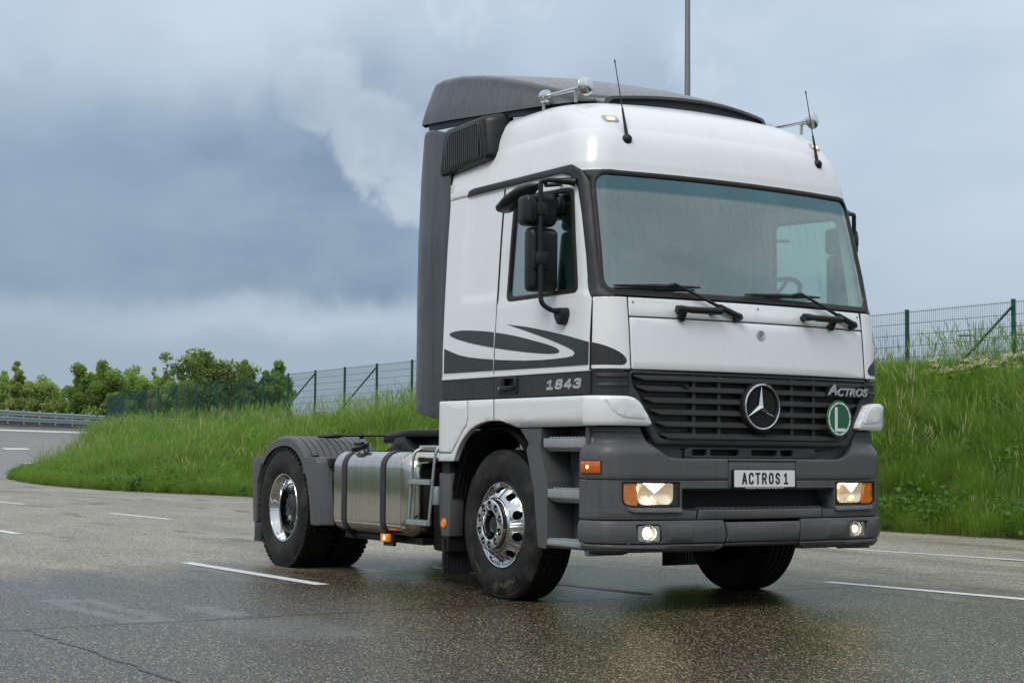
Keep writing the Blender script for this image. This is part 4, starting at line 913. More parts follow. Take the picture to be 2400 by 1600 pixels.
# number plate
np_ = panel('number_plate', rrect(-.268, .268, .800, .928, .008, 3), bf, 'plate_black', truck, thick=.012, step=.1, offf=lambda u, v: .016)
panel('plate_face', rrect(-.260, .260, .813, .923, .007, 3), bf, 'plate_white', np_, thick=.003, step=.1, offf=lambda u, v: .019)
def platef(y0, z0): return lambda u, v, h: bf(y0 + u, z0 + v, .0195 + h)
for ch, y_ in zip('ACTROS1', (-.178, -.122, -.066, -.010, .049, .106, .178)):
    stroke_text('lettering', ch, platef(y_, .8685), .076, .040, .0115, 'plate_black', np_)
text_obj('lettering', 'MERCEDES-BENZ TRUCKS CUSTOMER EXPERIENCE CENTER', lambda u, v, h: bf(.0 + u, .806 + v, .016 + h), .0135, 'plate_white', np_, sx=.92, depth=.001, steps=12)

# ---- white wings wrapping round the corners, and side sills
def wf(w_, z, o): return cabo(w_, z, o, xc=1.447, Y=1.252, r=.20, k=.07)
for s in SIDES:
    wo_ = roundpoly([(-1.365, 1.203), (-.912, 1.203), (-.885, 1.213), (-.935, 1.295), (-.985, 1.368), (-1.045, 1.390), (-1.365, 1.393)], [0, .008, .012, .05, .06, .06, 0])
    wg = panel('wing', mir(wo_, s), wf, 'white_paint', truck, thick=.045, step=.03, lip=.010, lipw=.016, offf=lambda u, v: .022 + .008*math.sin(math.pi*min(max((v - 1.2)/.19, 0), 1)) - .010*sstep(.0, .03, .02 - abs((abs(u) - (1.20 - .25*(1.385 - v)*3 if v > 1.27 else 0)))) * 0)
    panel('wing_recess', mir(roundpoly([(-1.21, 1.375), (-1.155, 1.29), (-1.10, 1.255), (-.955, 1.245), (-.94, 1.255), (-.99, 1.34), (-1.05, 1.378)], .02), s), wf, 'white_paint', wg, thick=.004, step=.04, offf=lambda u, v: .0335, lip=.003, lipw=.006)
    def lowf(x, z, o, s=s): return (x, s*(1.250 + o - .030*sstep(1.245, 1.195, z)*(1 if x > .03 else 0)), z)
    panel('sill', roundpoly([(.045, 1.246), (.147, 1.241), (.233, 1.214), (.30, 1.196), (1.21, 1.200), (1.21, 1.393), (.045, 1.395)], [0, .02, .02, .02, 0, .004, .01]), lowf, 'white_paint', truck, thick=.04, step=.03, lip=.006, lipw=.008)
    fl_o = roundpoly([(-.735, 1.395), (-.322, 1.395), (-.322, 1.26), (-.345, 1.215), (-.43, 1.14), (-.51, 1.06), (-.548, 1.021), (-.735, 1.021)], [.015, .005, .05, .03, 0, 0, .005, .005])
    panel('service_flap', fl_o, lowf, 'white_paint', truck, thick=.04, step=.06, lip=.005, lipw=.007)
    arch_o = [(-.313, 1.395), (.036, 1.395), (.036, 1.246), (-.04, 1.244), (-.118, 1.232), (-.195, 1.215), (-.27, 1.190), (-.345, 1.148), (-.407, 1.10), (-.455, 1.05), (-.492, .995), (-.512, .958), (-.735, .958), (-.735, 1.014), (-.545, 1.014), (-.50, 1.058), (-.42, 1.14), (-.335, 1.213), (-.313, 1.26)]
    panel('arch_trim', roundpoly(arch_o, [.005, .005] + [0]*9 + [.01, .01] + [0]*6), lowf, 'white_paint', truck, thick=.04, step=.05, lip=.004, lipw=.006)
    # wheel arch liner
    g = MB(); secs = []
    for yy in (1.21, 1.10, 1.10, 1.03, 1.03, .78):
        pass
    ys_ = [1.205, .78]
    prof = [(R(8 + 164*k/30)) for k in range(31)]
    g.loft([[(.0 + .585*math.cos(a) - .02, s*y, .60 + .60*math.sin(a)) for a in prof] for y in ys_], closed=False, caps=False)
    g.loft([[(.0 + .600*math.cos(a) - .02, s*y, .60 + .615*math.sin(a)) for a in prof] for y in ys_[::-1]], closed=False, caps=False)
    g.build('wheel_arch_liner', 'chassis_black', truck, fix=False)
    g = MB()
    for k in range(9):
        y = 1.17 - .035*k; g.tube([(.0 + .580*math.cos(a) - .02, s*y, .60 + .595*math.sin(a)) for a in prof[14:]], .005, 5)
    g.build('liner_rib', 'chassis_black', truck)
    # decals on the flank
    fs = sidef(s)
    def df(u, v, o, fs=fs): return fs(u, v, o + .0028)
    el = smoothpoly([(-.620, 1.888), (-.57, 1.902), (-.45, 1.906), (-.315, 1.898), (-.15, 1.885), (.026, 1.865), (.30, 1.825), (.558, 1.776), (.72, 1.743), (.82, 1.715), (.852, 1.694), (.82, 1.683), (.70, 1.684), (.422, 1.709), (.22, 1.732), (.028, 1.756), (-.25, 1.797), (-.470, 1.838), (-.58, 1.866)], 3)
    def cut(poly, x0, x1):               # clip a polygon to x0 < x < x1
        for c, sg_ in ((x0, 1), (x1, -1)):
            o = []
            for i, q in enumerate(poly):
                p_ = poly[i-1]; a, b = (p_[0]-c)*sg_, (q[0]-c)*sg_
                if (a < 0) != (b < 0): t = a/(a-b); o.append((c, p_[1] + (q[1]-p_[1])*t))
                if b >= 0: o.append(q)
            poly = o
        return poly
    body = [(-.69, 1.785), (-.60, 1.76), (-.468, 1.727), (-.33, 1.706), (-.188, 1.691), (.10, 1.668), (.423, 1.650), (.65, 1.645), (.827, 1.646), (.95, 1.650), (1.013, 1.656), (1.035, 1.672), (1.01, 1.692), (.955, 1.712), (.83, 1.75), (.693, 1.787), (.45, 1.848), (.185, 1.912), (.45, 1.878), (.692, 1.838), (.95, 1.79), (1.205, 1.735)]
    tailw = 1.205
    body_b = [(1.205, 1.591), (.80, 1.592), (.424, 1.594), (-.2, 1.598), (-.69, 1.600)]
    full = body + body_b
    dd = panel('decal', cut(el, -.71, .0125), df, 'decal_film', truck, thick=.0006, step=.06)
    panel('decal', cut(el, .0275, 1.18), df, 'decal_film', truck, thick=.0006, step=.06)
    panel('decal', cut(full, -.71, .010), df, 'decal_film', truck, thick=.0006, step=.06)
    panel('decal', cut(full, .0225, 1.1865), df, 'decal_film', truck, thick=.0006, step=.022)
    def cf(u, v, o, s=s): return cabo(s*u, v, o + .0024)
    tip = smoothpoly([(1.283, 1.737), (1.21, 1.720), (1.14, 1.694), (1.085, 1.665), (1.055, 1.637), (1.048, 1.615), (1.062, 1.597), (1.09, 1.590), (1.16, 1.590), (1.288, 1.591)], 3, False)
    panel('decal', tip, cf, 'band_film', truck, thick=.0006, step=.03)
    mn = bpy.data.objects.new('model_number', None); link(mn, truck)
    for i_, ch in enumerate('1843'):
        stroke_text('numeral', ch, (lambda u, v, h, s=s, i_=i_: (.897 + (u + (i_ - 1.5)*.108)*(1 if s < 0 else -1), s*(side_y(.897, 1.475) - .0035 + h), 1.476 + v)), .068, .090, .0175, 'grey_letter', mn, shear=.30)

# ---- dark strips set in the panel gaps, standing for their shade
def ribbon(pts, wd): 
    L_, R_2 = [], []
    for i, q in enumerate(pts):
        a = Vector(pts[max(i-1, 0)]); b = Vector(pts[min(i+1, len(pts)-1)]); t = (b - a).normalized(); n = Vector((-t.y, t.x))*wd/2
        L_.append(tuple(Vector(q) + n)); R_2.append(tuple(Vector(q) - n))
    return L_ + R_2[::-1]
for s in SIDES:
    fs = sidef(s)
    panel('door_gap', ribbon([(.014, 1.562), (.0240, 1.9), (.038, 2.4), (.049, 2.885)], .0085), fs, 'chassis_black', truck, thick=.008, step=.06, offf=lambda u, v: -.0025)
    panel('door_gap', ribbon([(1.1945, 1.562), (1.1925, 1.8), (1.1895, 2.03)], .0085), fs, 'chassis_black', truck, thick=.008, step=.05, offf=lambda u, v: -.0025)
    panel('door_gap', ribbon([(.017, 1.405), (.017, 1.552)], .0085), fs, 'chassis_black', truck, thick=.008, step=.06, offf=lambda u, v: -.005)
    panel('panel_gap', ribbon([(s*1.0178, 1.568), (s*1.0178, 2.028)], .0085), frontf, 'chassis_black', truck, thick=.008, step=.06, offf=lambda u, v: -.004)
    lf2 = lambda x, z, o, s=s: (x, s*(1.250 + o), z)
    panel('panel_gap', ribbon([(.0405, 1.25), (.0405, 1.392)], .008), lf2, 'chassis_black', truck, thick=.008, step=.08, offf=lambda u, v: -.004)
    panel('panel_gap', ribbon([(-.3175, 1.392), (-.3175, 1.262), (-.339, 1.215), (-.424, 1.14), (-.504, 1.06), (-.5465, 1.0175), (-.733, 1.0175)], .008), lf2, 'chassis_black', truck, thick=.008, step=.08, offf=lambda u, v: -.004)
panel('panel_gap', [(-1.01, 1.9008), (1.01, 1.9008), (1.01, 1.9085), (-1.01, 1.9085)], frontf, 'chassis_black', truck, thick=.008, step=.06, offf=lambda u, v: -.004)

# ---- entry steps
for s in SIDES:
    pil_o = roundpoly([(.322, 1.19), (.44, 1.085), (.405, 1.044), (.50, .782), (.545, .50), (.56, .394), (.66, .385), (.672, .449), (.668, .835), (.580, 1.04), (.598, 1.19)], .02)
    g = MB(); g.prism(pil_o, lambda u, v: (u, s*1.205, v), lambda u, v: (u, s*.98, v)); E0 = g.build('step_unit', 'grey_plastic', truck, bevel=.018, seg=3)
    g = MB(); g.box((.93, s*.97, .78), (.62, .03, .80)); g.build('step_well', 'grey_plastic', E0)
    g = MB(); g.hexa([(.84, s*1.03, .70), (.92, s*1.03, .70), (.92, s*.98, .70), (.84, s*.98, .70), (.81, s*1.03, 1.03), (.89, s*1.03, 1.03), (.89, s*.98, 1.03), (.81, s*.98, 1.03)]); g.box((.88, s*1.0, .58), (.08, .06, .24)); g.build('well_rib', 'grey_plastic', E0, bevel=.01)
    g = MB(); g.box((1.16, s*1.08, .78), (.04, .28, .82)); g.build('well_cheek', 'grey_plastic', E0)
    for (x0, x1, zt, zm, zb) in ((.615, 1.195, 1.122, 1.062, 1.034), (.668, 1.12, .787, .730, .698), (.617, 1.10, .452, .416, .397)):
        g = MB(); g.prism([(1.203, zt), (1.203, zm), (1.175, zb), (1.0, zb), (1.0, zt)], lambda y, z: (x0 + (.045 if z < zm else 0), s*y, z), lambda y, z: (x1, s*y, z))
        st_ = g.build('step', 'step_plastic', E0, bevel=.006)
        g = MB(); k = int((x1 - x0 - .1)/.042)
        for i in range(k):
            g.box((x0 + .07 + .042*i, s*1.185, zt + .004), (.024, .016, .012)); g.box((x0 + .07 + .042*i, s*1.14, zt + .003), (.024, .016, .010)); g.box((x0 + .07 + .042*i, s*1.09, zt + .003), (.024, .016, .010))
        g.build('tread', 'step_plastic', st_, bevel=.003, seg=1)
    g = MB(); g.prism([(1.01, .452), (1.15, .492), (1.15, .42), (1.02, .42)], lambda x, z: (x, s*1.204, z), lambda x, z: (x, s*1.17, z)); g.build('kick_ramp', 'step_plastic', E0, bevel=.004)

# ---- wheels
def ringpanel(name, c, axis_y, r0f, m, parent, holes, n=1):
    pass
def tyre(c, s, rear=False, parent=None):
    g = MB(); w2 = .157; Ro = .526
    half = [(.300, .118), (.305, .128), (.330, .148), (.38, .1575), (.43, .157), (.465, .150), (.488, .142), (.494, .138), (.50, .139), (Ro - .012, .130), (Ro, .118)]
    tread_ = [(Ro, .118), (Ro, .083), (Ro - .014, .080), (Ro - .014, .070), (Ro, .067), (Ro, .032), (Ro - .014, .029), (Ro - .014, .019), (Ro, .016)]
    prof = half + tread_[1:] + [(r, -o) for r, o in tread_[::-1]] + [(r, -o) for r, o in half[::-1][1:]]
    g.lathe([(r, o) for r, o in prof], c, (0, s, 0), 96)
    if rear:                              # lugs of the drive tyre
        N = 58; ax = Vector((0, s, 0))
        for k in range(N):
            a = 2*math.pi*k/N
            for o, ww, rr, da in ((.118, .05, Ro + .002, 0), (.06, .045, Ro + .002, .5), (-.06, .045, Ro + .002, 0), (-.118, .05, Ro + .002, .5)):
                aa = a + da*2*math.pi/N; t = Vector((math.cos(aa), 0, math.sin(aa))); rot = Matrix.Rotation(-aa, 3, 'Y')
                g.box(Vector(c) + t*(rr - .008) + ax*o, (.026, ww, .034), rot)
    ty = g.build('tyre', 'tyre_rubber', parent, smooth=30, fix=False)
    return ty
def arcf(c, s, r, a0, out):
    c = Vector(c)
    def f(u, v, h):                       # u along the arc, v outwards
        a = a0 - s*u/r*(-1)
        rr = r + v; return c + Vector((math.cos(a)*rr, s*(out + h), math.sin(a)*rr))
    return f
def polar(c, s, prof):                    # (angle, t) on a surface of revolution, prof: t -> (radius, offset)
    c = Vector(c)
    def f(u, v, o):
        r, h = prof(v); r1, h1 = prof(v + 1e-3); n = Vector((-(h1 - h), r1 - r)); n = Vector((h1 - h, -(r1 - r)))
        n = n.normalized()
        if n.y < 0: n = -n
        r += n.x*o; h += n.y*o
        return c + Vector((math.cos(u)*r, s*h, math.sin(u)*r))
    return f
def ell(cx, cy, rx, ry, n=16): return [(cx + rx*math.cos(2*math.pi*k/n), cy + ry*math.sin(2*math.pi*k/n)) for k in range(n)]
def front_wheel(s):
    W = bpy.data.objects.new('wheel', None); link(W, truck); c = (0, s*1.017, .520)
    ty = tyre(c, s, False, W)
    g = MB(); g.lathe([(.304, .126), (.298, .136), (.290, .134), (.283, .122), (.278, .105), (.262, .085), (.255, .03), (.255, -.12)], c, (0, s, 0), 72); g.build('rim', 'chrome', W, fix=False)
    lin = lambda a, b: (lambda t: (a[0] + (b[0]-a[0])*t, a[1] + (b[1]-a[1])*t))
    # conical disc with ten hand holes
    L = .10
    pr = lambda t: (.276 - .92*t*.9, .098 + .085*math.sin(min(t/L, 1)*1.45)*1.0)
    holes = [ell(R(36*k - 180 + 18), .042, .135, .029) for k in range(10)]
    outer = [(-math.pi + 2*math.pi*k/72, 0.) for k in range(73)] + [(math.pi - 2*math.pi*k/72, L) for k in range(73)]
    panel('disc', outer, polar(c, s, pr), 'chrome', W, holes=holes, thick=.008, step=.11, smooth=50)
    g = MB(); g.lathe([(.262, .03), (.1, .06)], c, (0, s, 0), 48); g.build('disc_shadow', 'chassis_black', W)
    # stepped flange ring with ten nuts in wells
    g = MB(); g.lathe([(.193, .175), (.190, .190), (.184, .196), (.181, .215), (.178, .228), (.172, .233)], c, (0, s, 0), 72); g.build('flange_step', 'chrome', W, fix=False)
    fl = lambda t: (.173 - t, .233)
    outer = [(-math.pi + 2*math.pi*k/72, 0.) for k in range(73)] + [(math.pi - 2*math.pi*k/72, .070) for k in range(73)]
    holes = [ell(R(36*k - 180 + 18), .034, .185, .0265) for k in range(10)]
    fp = panel('flange', outer, polar(c, s, lambda t: (.173 - t, .233 - 1e-4*t)), 'chrome', W, holes=holes, thick=.006, step=.12, lip=.002, lipw=.003)
    g = MB(); g.lathe([(.103, .233), (.100, .228), (.098, .15), (.098, .10)], c, (0, s, 0), 48); g.build('flange_bore', 'chrome', W, fix=False)
    for k in range(10):
        a = R(36*k + 18); p_ = Vector(c) + Vector((math.cos(a)*.139, s*.20, math.sin(a)*.139))
        g = MB(); g.lathe([(0, .030), (.008, .029), (.011, .018), (.015, .016), (.015, -.02)], p_, (0, s, 0), 8); g.build('nut', 'galvanised', fp)
        g = MB(); g.lathe([(.0275, .033), (.026, -.015), (0, -.015)], p_, (0, s, 0), 16); g.build('nut_well', 'hub_metal', fp)  # dark metal stands for the shade inside the well
    g = MB(); g.lathe([(.1, .10), (.085, .13), (.075, .165), (.055, .195), (.05, .20), (.012, .205), (0, .205)], c, (0, s, 0), 32); hb = g.build('hub', 'hub_metal', W)
    if s < 0:
        st = star(.024, .003, (0, 0, 0), .16)
        st.v = [Vector((c[0] + q.y, c[1] + s*.2055 + s*q.x, c[2] + q.z)) for q in st.v]; st.build('star', 'hub_metal', hb, smooth=0)
    return W, ty, c
for s in SIDES:
    W, ty, c = front_wheel(s)
    def arct(a_mid, r, out, flip=1):
        cc = Vector(c)
        def f(u, v, h):
            a = a_mid + flip*u/r; rr = r - flip*v if flip < 0 else r + v
            return cc + Vector((math.cos(a)*rr*1., s*(out + h), math.sin(a)*rr))
        return f
    if s < 0:
        # moulded sidewall lettering, read from the wheel centre outwards
        def tf(amid, r, out): return lambda u, v, h: Vector(c) + Vector((math.cos(amid - u/r)*(r + v), s*(out + h), math.sin(amid - u/r)*(r + v)))
        def tfi(amid, r, out): return lambda u, v, h: Vector(c) + Vector((math.cos(amid + u/r)*(r - v), s*(out + h), math.sin(amid + u/r)*(r - v)))
        text_obj('lettering', 'MultiWay 3D', tf(R(-78), .425, .1575), .052, 'tyre_lettering', ty, bold=.01, depth=.0025, steps=20)
        text_obj('lettering', '315/80 R 22.5', tf(R(-140), .412, .1575), .036, 'tyre_lettering', ty, bold=.01, depth=.0025, steps=20)
def rear_wheel(s):
    W = bpy.data.objects.new('wheel', None); link(W, truck)
    co = (-3.6, s*1.075, .522); ci = (-3.6, s*.735, .522)
    tyre(co, s, True, W); tyre(ci, s, True, W)
    g = MB(); g.lathe([(.304, .128), (.298, .138), (.288, .136), (.281, .122), (.276, .10), (.258, .075), (.252, .03), (.252, -.06), (.235, -.085), (.20, -.088)], co, (0, s, 0), 72); g.build('rim', 'chrome', W, fix=False)
    g = MB(); g.lathe([(.255, -.07), (.20, -.086), (.17, -.082), (.10, -.082)], co, (0, s, 0), 48); g.lathe([(.30, .13), (.25, .05), (.25, -.13), (.30, -.13)], ci, (0, s, 0), 48); dk = g.build('disc', 'hub_metal', W, fix=False)
    for k in range(10):
        a = R(36*k); p_ = Vector(co) + Vector((math.cos(a)*.165, -s*.084, math.sin(a)*.165))
        g = MB(); g.lathe([(0, .04), (.012, .038), (.014, .016), (.018, .014), (.018, 0)], p_, (0, s, 0), 8); g.build('nut', 'hub_metal', dk)
    g = MB(); g.lathe([(.145, -.085), (.142, .005), (.130, .035), (.118, .052), (.075, .060), (.070, .066), (.045, .066), (.040, .060), (.018, .060), (.016, .068), (0, .068)], co, (0, s, 0), 40); hb = g.build('hub', 'hub_metal', W, smooth=40)
    g = MB()
    for k in range(14):
        a = R(360/14*k); g.box(Vector(co) + Vector((math.cos(a)*.142, s*.02, math.sin(a)*.142)), (.024, .05, .024), Matrix.Rotation(-a, 3, 'Y'))
    g.build('hub_bolt', 'hub_metal', hb)
for s in SIDES: rear_wheel(s)
# axles
g = MB(); g.tube([(0, -1.0, .52), (0, 1.0, .52)], .07, 12); g.build('axle', 'chassis_black', truck)
g = MB(); g.tube([(-3.6, -.9, .52), (-3.6, .9, .52)], .11, 12); g.lathe([(0, -.2), (.15, -.17), (.22, 0), (.15, .17), (0, .2)], (-3.6, 0, .52), (0, 1, 0), 20); g.build('axle', 'chassis_black', truck)

# ---- chassis
for s in SIDES:
    g = MB(); g.prism([(-4.45, 1.0), (-4.45, .82), (-.8, .72), (1.15, .72), (1.15, 1.0)], lambda x, z: (x, s*.44, z), lambda x, z: (x, s*.36, z)); g.build('frame_rail', 'chassis_black', truck, bevel=.01)
g = MB(); g.box((.25, 0, .88), (1.7, .9, .72)); g.build('engine', 'chassis_black', truck, bevel=.06)
g = MB(); g.box((-1.6, 0, .86), (.1, .75, .2)); g.box((-2.6, 0, .86), (.1, .75, .2)); g.box((-4.3, 0, .88), (.1, .75, .2)); g.build('crossmember', 'chassis_black', truck, bevel=.01)
g = MB(); g.tube([(-.6, 0, .72), (-3.5, 0, .58)], .06, 12); g.build('drive_shaft', 'chassis_black', truck)
g = MB(); g.box((1.16, 0, .82), (.08, 1.9, .55)); g.build('front_beam', 'chassis_black', truck)
for s in SIDES:
    g = MB(); g.box((-4.32, s*.86, .78), (.06, .55, .14)); tl_ = g.build('tail_light', 'dark_plastic', truck, bevel=.01)
    g = MB(); g.box((-4.365, s*.90, .78), (.03, .40, .11)); g.build('lens', 'red_tape', tl_, bevel=.008)
    g = MB(); g.tube([(.05, s*.62, .55), (-.3, s*.58, .8), (-.3, s*.55, 1.1)], .04, 10); g.build('damper', 'chassis_black', truck)
# ribbed hose ends glinting in the wheel arch
g = MB(); g.tube([(.30, -.92, 1.08), (.26, -.92, 1.15)], .022, 10); g.tube([(.20, -.9, 1.07), (.34, -.9, 1.075)], .012, 8); g.build('brake_coupling', 'galvanised', truck)

# ---- side panel and mudflap behind the front wheel
for s in SIDES:
    g = MB(); g.prism([(-.772, .868), (-.60, .870), (-.605, .60), (-.612, .407), (-.728, .405), (-.745, .47), (-.765, .48)], lambda x, z: (x, s*1.222, z), lambda x, z: (x, s*1.10, z)); ep = g.build('end_panel', 'grey_plastic', truck, bevel=.012)
    g = MB(); g.lathe([(0, .012), (.03, .011), (.036, 0)], (-.690, s*1.221, .503), (0, s, 0), 24); g.build('reflector', 'amber', ep)
    g = MB(); g.box((-.67, s*1.19, .92), (.10, .06, .12))
    for k in range(5): g.box((-.71 + .022*k, s*1.215, .93), (.008, .02, .1))
    g.build('bracket', 'dark_plastic', ep)
    g = MB(); g.box((-.66, s*.83, .66), (.04, .76, .72)); g.build('inner_guard', 'chassis_black', truck)  # widened inboard so the tank end reflects dark
    mf = MB(); mf.box((-.70, s*1.01, .26), (.014, .43, .25)); mfo = mf.build('mudflap', 'dark_plastic', truck)
    g = MB()
    for k in range(15): g.box((-.691, s*(.81 + .029*k), .26), (.012, .010, .245))
    g.build('flap_rib', 'dark_plastic', mfo)
    g = MB(); g.box((-.645, s*.95, .41), (.006, .06, .05)); g.build('flap_clip', 'red_tape', mfo)

# ---- fuel tank
def tank_sec(x, inset=0.):
    y0, y1, z0, z1, r = -1.222 + inset, -.60 - inset, .362 + inset, 1.022 - inset, .125
    return [Vector((x, q[0], q[1])) for q in rrect(y0, y1, z0, z1, r, 8)]
g = MB(); secs = []
for x, i_ in ((-2.615, .10), (-2.612, .06), (-2.60, .035), (-2.585, .018), (-2.56, .004), (-2.54, 0), (-2.53, 0), (-1.385, 0), (-1.378, 0), (-1.376, .004), (-1.372, .004), (-1.368, .001), (-1.34, .004), (-1.30, .016), (-1.265, .036), (-1.24, .062), (-1.225, .095), (-1.222, .125)): secs.append(tank_sec(x, i_))
g.loft(secs); tank = g.build('fuel_tank', 'brushed_steel', truck, smooth=40)
for x in (-2.355, -1.665):
    g = MB()
    def ringsec(xx, d_): return [Vector((xx, q[0], q[1])) for q in rrect(-1.222 - d_, -.60 + d_, .362 - d_, 1.022 + d_, .125 + d_, 8)]
    g.loft([ringsec(x - .04, .001), ringsec(x - .036, .008), ringsec(x + .036, .008), ringsec(x + .04, .001)], closed=True, caps=False); so_ = g.build('strap', 'dark_plastic', tank, smooth=40)
    g = MB(); g.tube([(x, -1.20, .40), (x, -1.12, .335), (x, -1.06, .325)], .016, 8); g.box((x, -1.05, .335), (.06, .08, .05)); g.build('strap_bolt', 'chassis_black', tank)
fill = MB(); ax = Vector((0, -.36, .93)).normalized(); c_ = Vector((-2.245, -1.115, 1.000))
fill.lathe([(.062, -.03), (.062, .03), (.066, .036), (.066, .046), (.058, .05)], c_, ax, 28); neck = fill.build('filler_neck', 'chrome', tank)
g = MB(); g.lathe([(.072, .045), (.078, .052), (.078, .078), (.070, .086), (0, .088)], c_, ax, 28); g.box(c_ + ax*.095, (.13, .03, .02), Matrix.Rotation(R(20), 3, 'X')); g.build('filler_cap', 'black_plastic', tank)
g = MB(); g.box((-1.9, -.9, .335), (1.35, .40, .05)); g.box((-1.95, -1.10, .345), (.9, .05, .03)); g.build('tank_bracket', 'chassis_black', truck)
g = MB(); g.box((-1.0, -.78, .52), (.42, .5, .5)); g.build('air_filter_box', 'chassis_black', truck, bevel=.03)
mk = MB(); mk.box((-1.62, -1.215, .352), (.135, .03, .062)); mko = mk.build('side_marker', 'amber', truck, bevel=.006)
g = MB(); g.lathe([(0, .004), (.014, .003), (.018, 0)], (-1.62, -1.231, .352), (0, -1, 0), 12); g.build('bulb', 'amber_glow', mko)
g = MB(); g.box((-1.60, -1.19, .335), (.16, .03, .09)); g.build('marker_bracket', 'chassis_black', mko)

# ---- galvanised ladder beside the tank
lad = bpy.data.objects.new('ladder', None); link(lad, truck)
for x0, x1, zt in ((-1.185, -1.115, 1.035), (-.868, -.775, 1.06)):
    g = MB(); g.tube([(x0, -1.25, .478), (x0 + (x1 - x0)*.55, -1.25, .80), (x1 - .004, -1.25, zt - .05), (x1, -1.235, zt - .01), (x1 + .02, -1.19, zt + .015), (x1 + .03, -1.08, zt + .02)], .012, 8); g.build('rail', 'galvanised', lad, smooth=50)
for z, xa, xb in ((.795, -1.155, -.832), (.492, -1.183, -.868)):
    g = MB(); g.box(((xa+xb)/2, -1.25, z), (xb - xa, .05, .034)); rg = g.build('rung', 'galvanised', lad, bevel=.003, seg=1)
    g = MB()
    for k in range(11): g.box((xa + .03 + (xb - xa - .06)*k/10, -1.262, z + .020), (.014, .02, .010)); g.box((xa + .03 + (xb - xa - .06)*k/10, -1.238, z + .020), (.014, .016, .010))
    g.build('tread_tooth', 'galvanised', rg)
g = MB(); g.box((-.955, -1.10, 1.052), (.34, .20, .04)); pf = g.build('platform', 'brushed_steel', lad, bevel=.004)
g = MB(); g.box((-.80, -1.225, .70), (.085, .04, .135)); g.build('bracket', 'galvanised', lad, bevel=.006)

# ---- rear mudguards
for s in SIDES:
    Mg = bpy.data.objects.new('mudguard', None); link(Mg, truck)
    path = smoothpoly([(-4.10, .93), (-4.03, 1.0), (-3.92, 1.075), (-3.76, 1.13), (-3.58, 1.152), (-3.42, 1.14), (-3.28, 1.09), (-3.17, 1.015), (-3.10, .935), (-3.075, .86)], 4, False)
    inner = [(q[0] + (-3.59 - q[0])*.15, q[1] - .035 - .05*max(0, (q[1]-.95)/.2)) for q in path]
    g = MB(); prof_y = [(1.225, -.022), (1.215, -.008), (1.20, 0.)]
    for k in range(10):
        y = 1.16 - .062*k; prof_y += [(y, 0.), (y - .005, -.016), (y - .012, -.016), (y - .017, 0.)]
    prof_y.append((.525, 0.))
    secs = [[Vector((q[0], s*y, q[1] + o_)) for q in path] for y, o_ in prof_y]
    g.loft(secs, closed=False, caps=False)
    g.loft([[Vector((q[0], s*y, q[1])) for q in inner] for y in (.525, 1.215)], closed=False, caps=False)
    # crescent lip on the outside
    g.loft([[Vector((q[0], s*1.225, q[1] - .022)) for q in path], [Vector((q[0], s*1.228, q[1])) for q in inner]], closed=False, caps=False)
    g.build('arch', 'grey_plastic', Mg, smooth=25)
    # rear section with lamp and flap
    g = MB(); g.prism(roundpoly([(-4.10, .97), (-4.24, .955), (-4.275, .90), (-4.225, .37), (-4.15, .37), (-4.155, .72), (-4.07, .90)], .02), lambda x, z: (x, s*1.228, z), lambda x, z: (x, s*.52, z)); rs = g.build('rear_section', 'grey_plastic', Mg, bevel=.012)
    g = MB(); g.box((-4.268, s*1.16, .67), (.03, .10, .12), Matrix.Rotation(R(5), 3, 'Y')); g.build('reflector', 'amber_dark', rs, bevel=.005)
    g = MB(); g.box((-4.185, s*.90, .285), (.02, .64, .17)); fp = g.build('flap', 'dark_plastic', Mg, bevel=.004)
    g = MB(); g.box((-4.12, s*1.215, .285), (.16, .02, .17)); g.box((-4.12, s*1.21, .212), (.17, .04, .02)); g.build('flap_skirt', 'dark_plastic', Mg, bevel=.006)
    # front section: outer flange and grooved panel
    g = MB(); g.prism(roundpoly([(-3.195, .972), (-2.93, .972), (-2.885, .94), (-2.80, .395), (-2.985, .395), (-3.02, .60), (-3.09, .80), (-3.17, .90)], [.02, .03, .06, .02, .02, .05, .05, .03]), lambda x, z: (x, s*1.228, z), lambda x, z: (x + .06, s*1.12, z)); fs_ = g.build('front_flange', 'grey_plastic', Mg, bevel=.016, seg=3)
    g = MB(); g.box((-2.84, s*.86, .68), (.05, .58, .58)); gp = g.build('front_panel', 'grey_plastic', Mg, bevel=.01)
    g = MB()
    for z in (.52, .60, .68, .76): g.box((-2.812, s*.86, z), (.012, .57, .010))
    g.box((-2.80, s*.86, .925), (.06, .58, .06)); g.build('groove', 'dark_plastic', gp)
    g = MB(); g.box((-2.99, s*1.20, .985), (.10, .04, .02), Matrix.Rotation(R(8), 3, 'Y')); g.build('latch', 'black_plastic', Mg, bevel=.006)

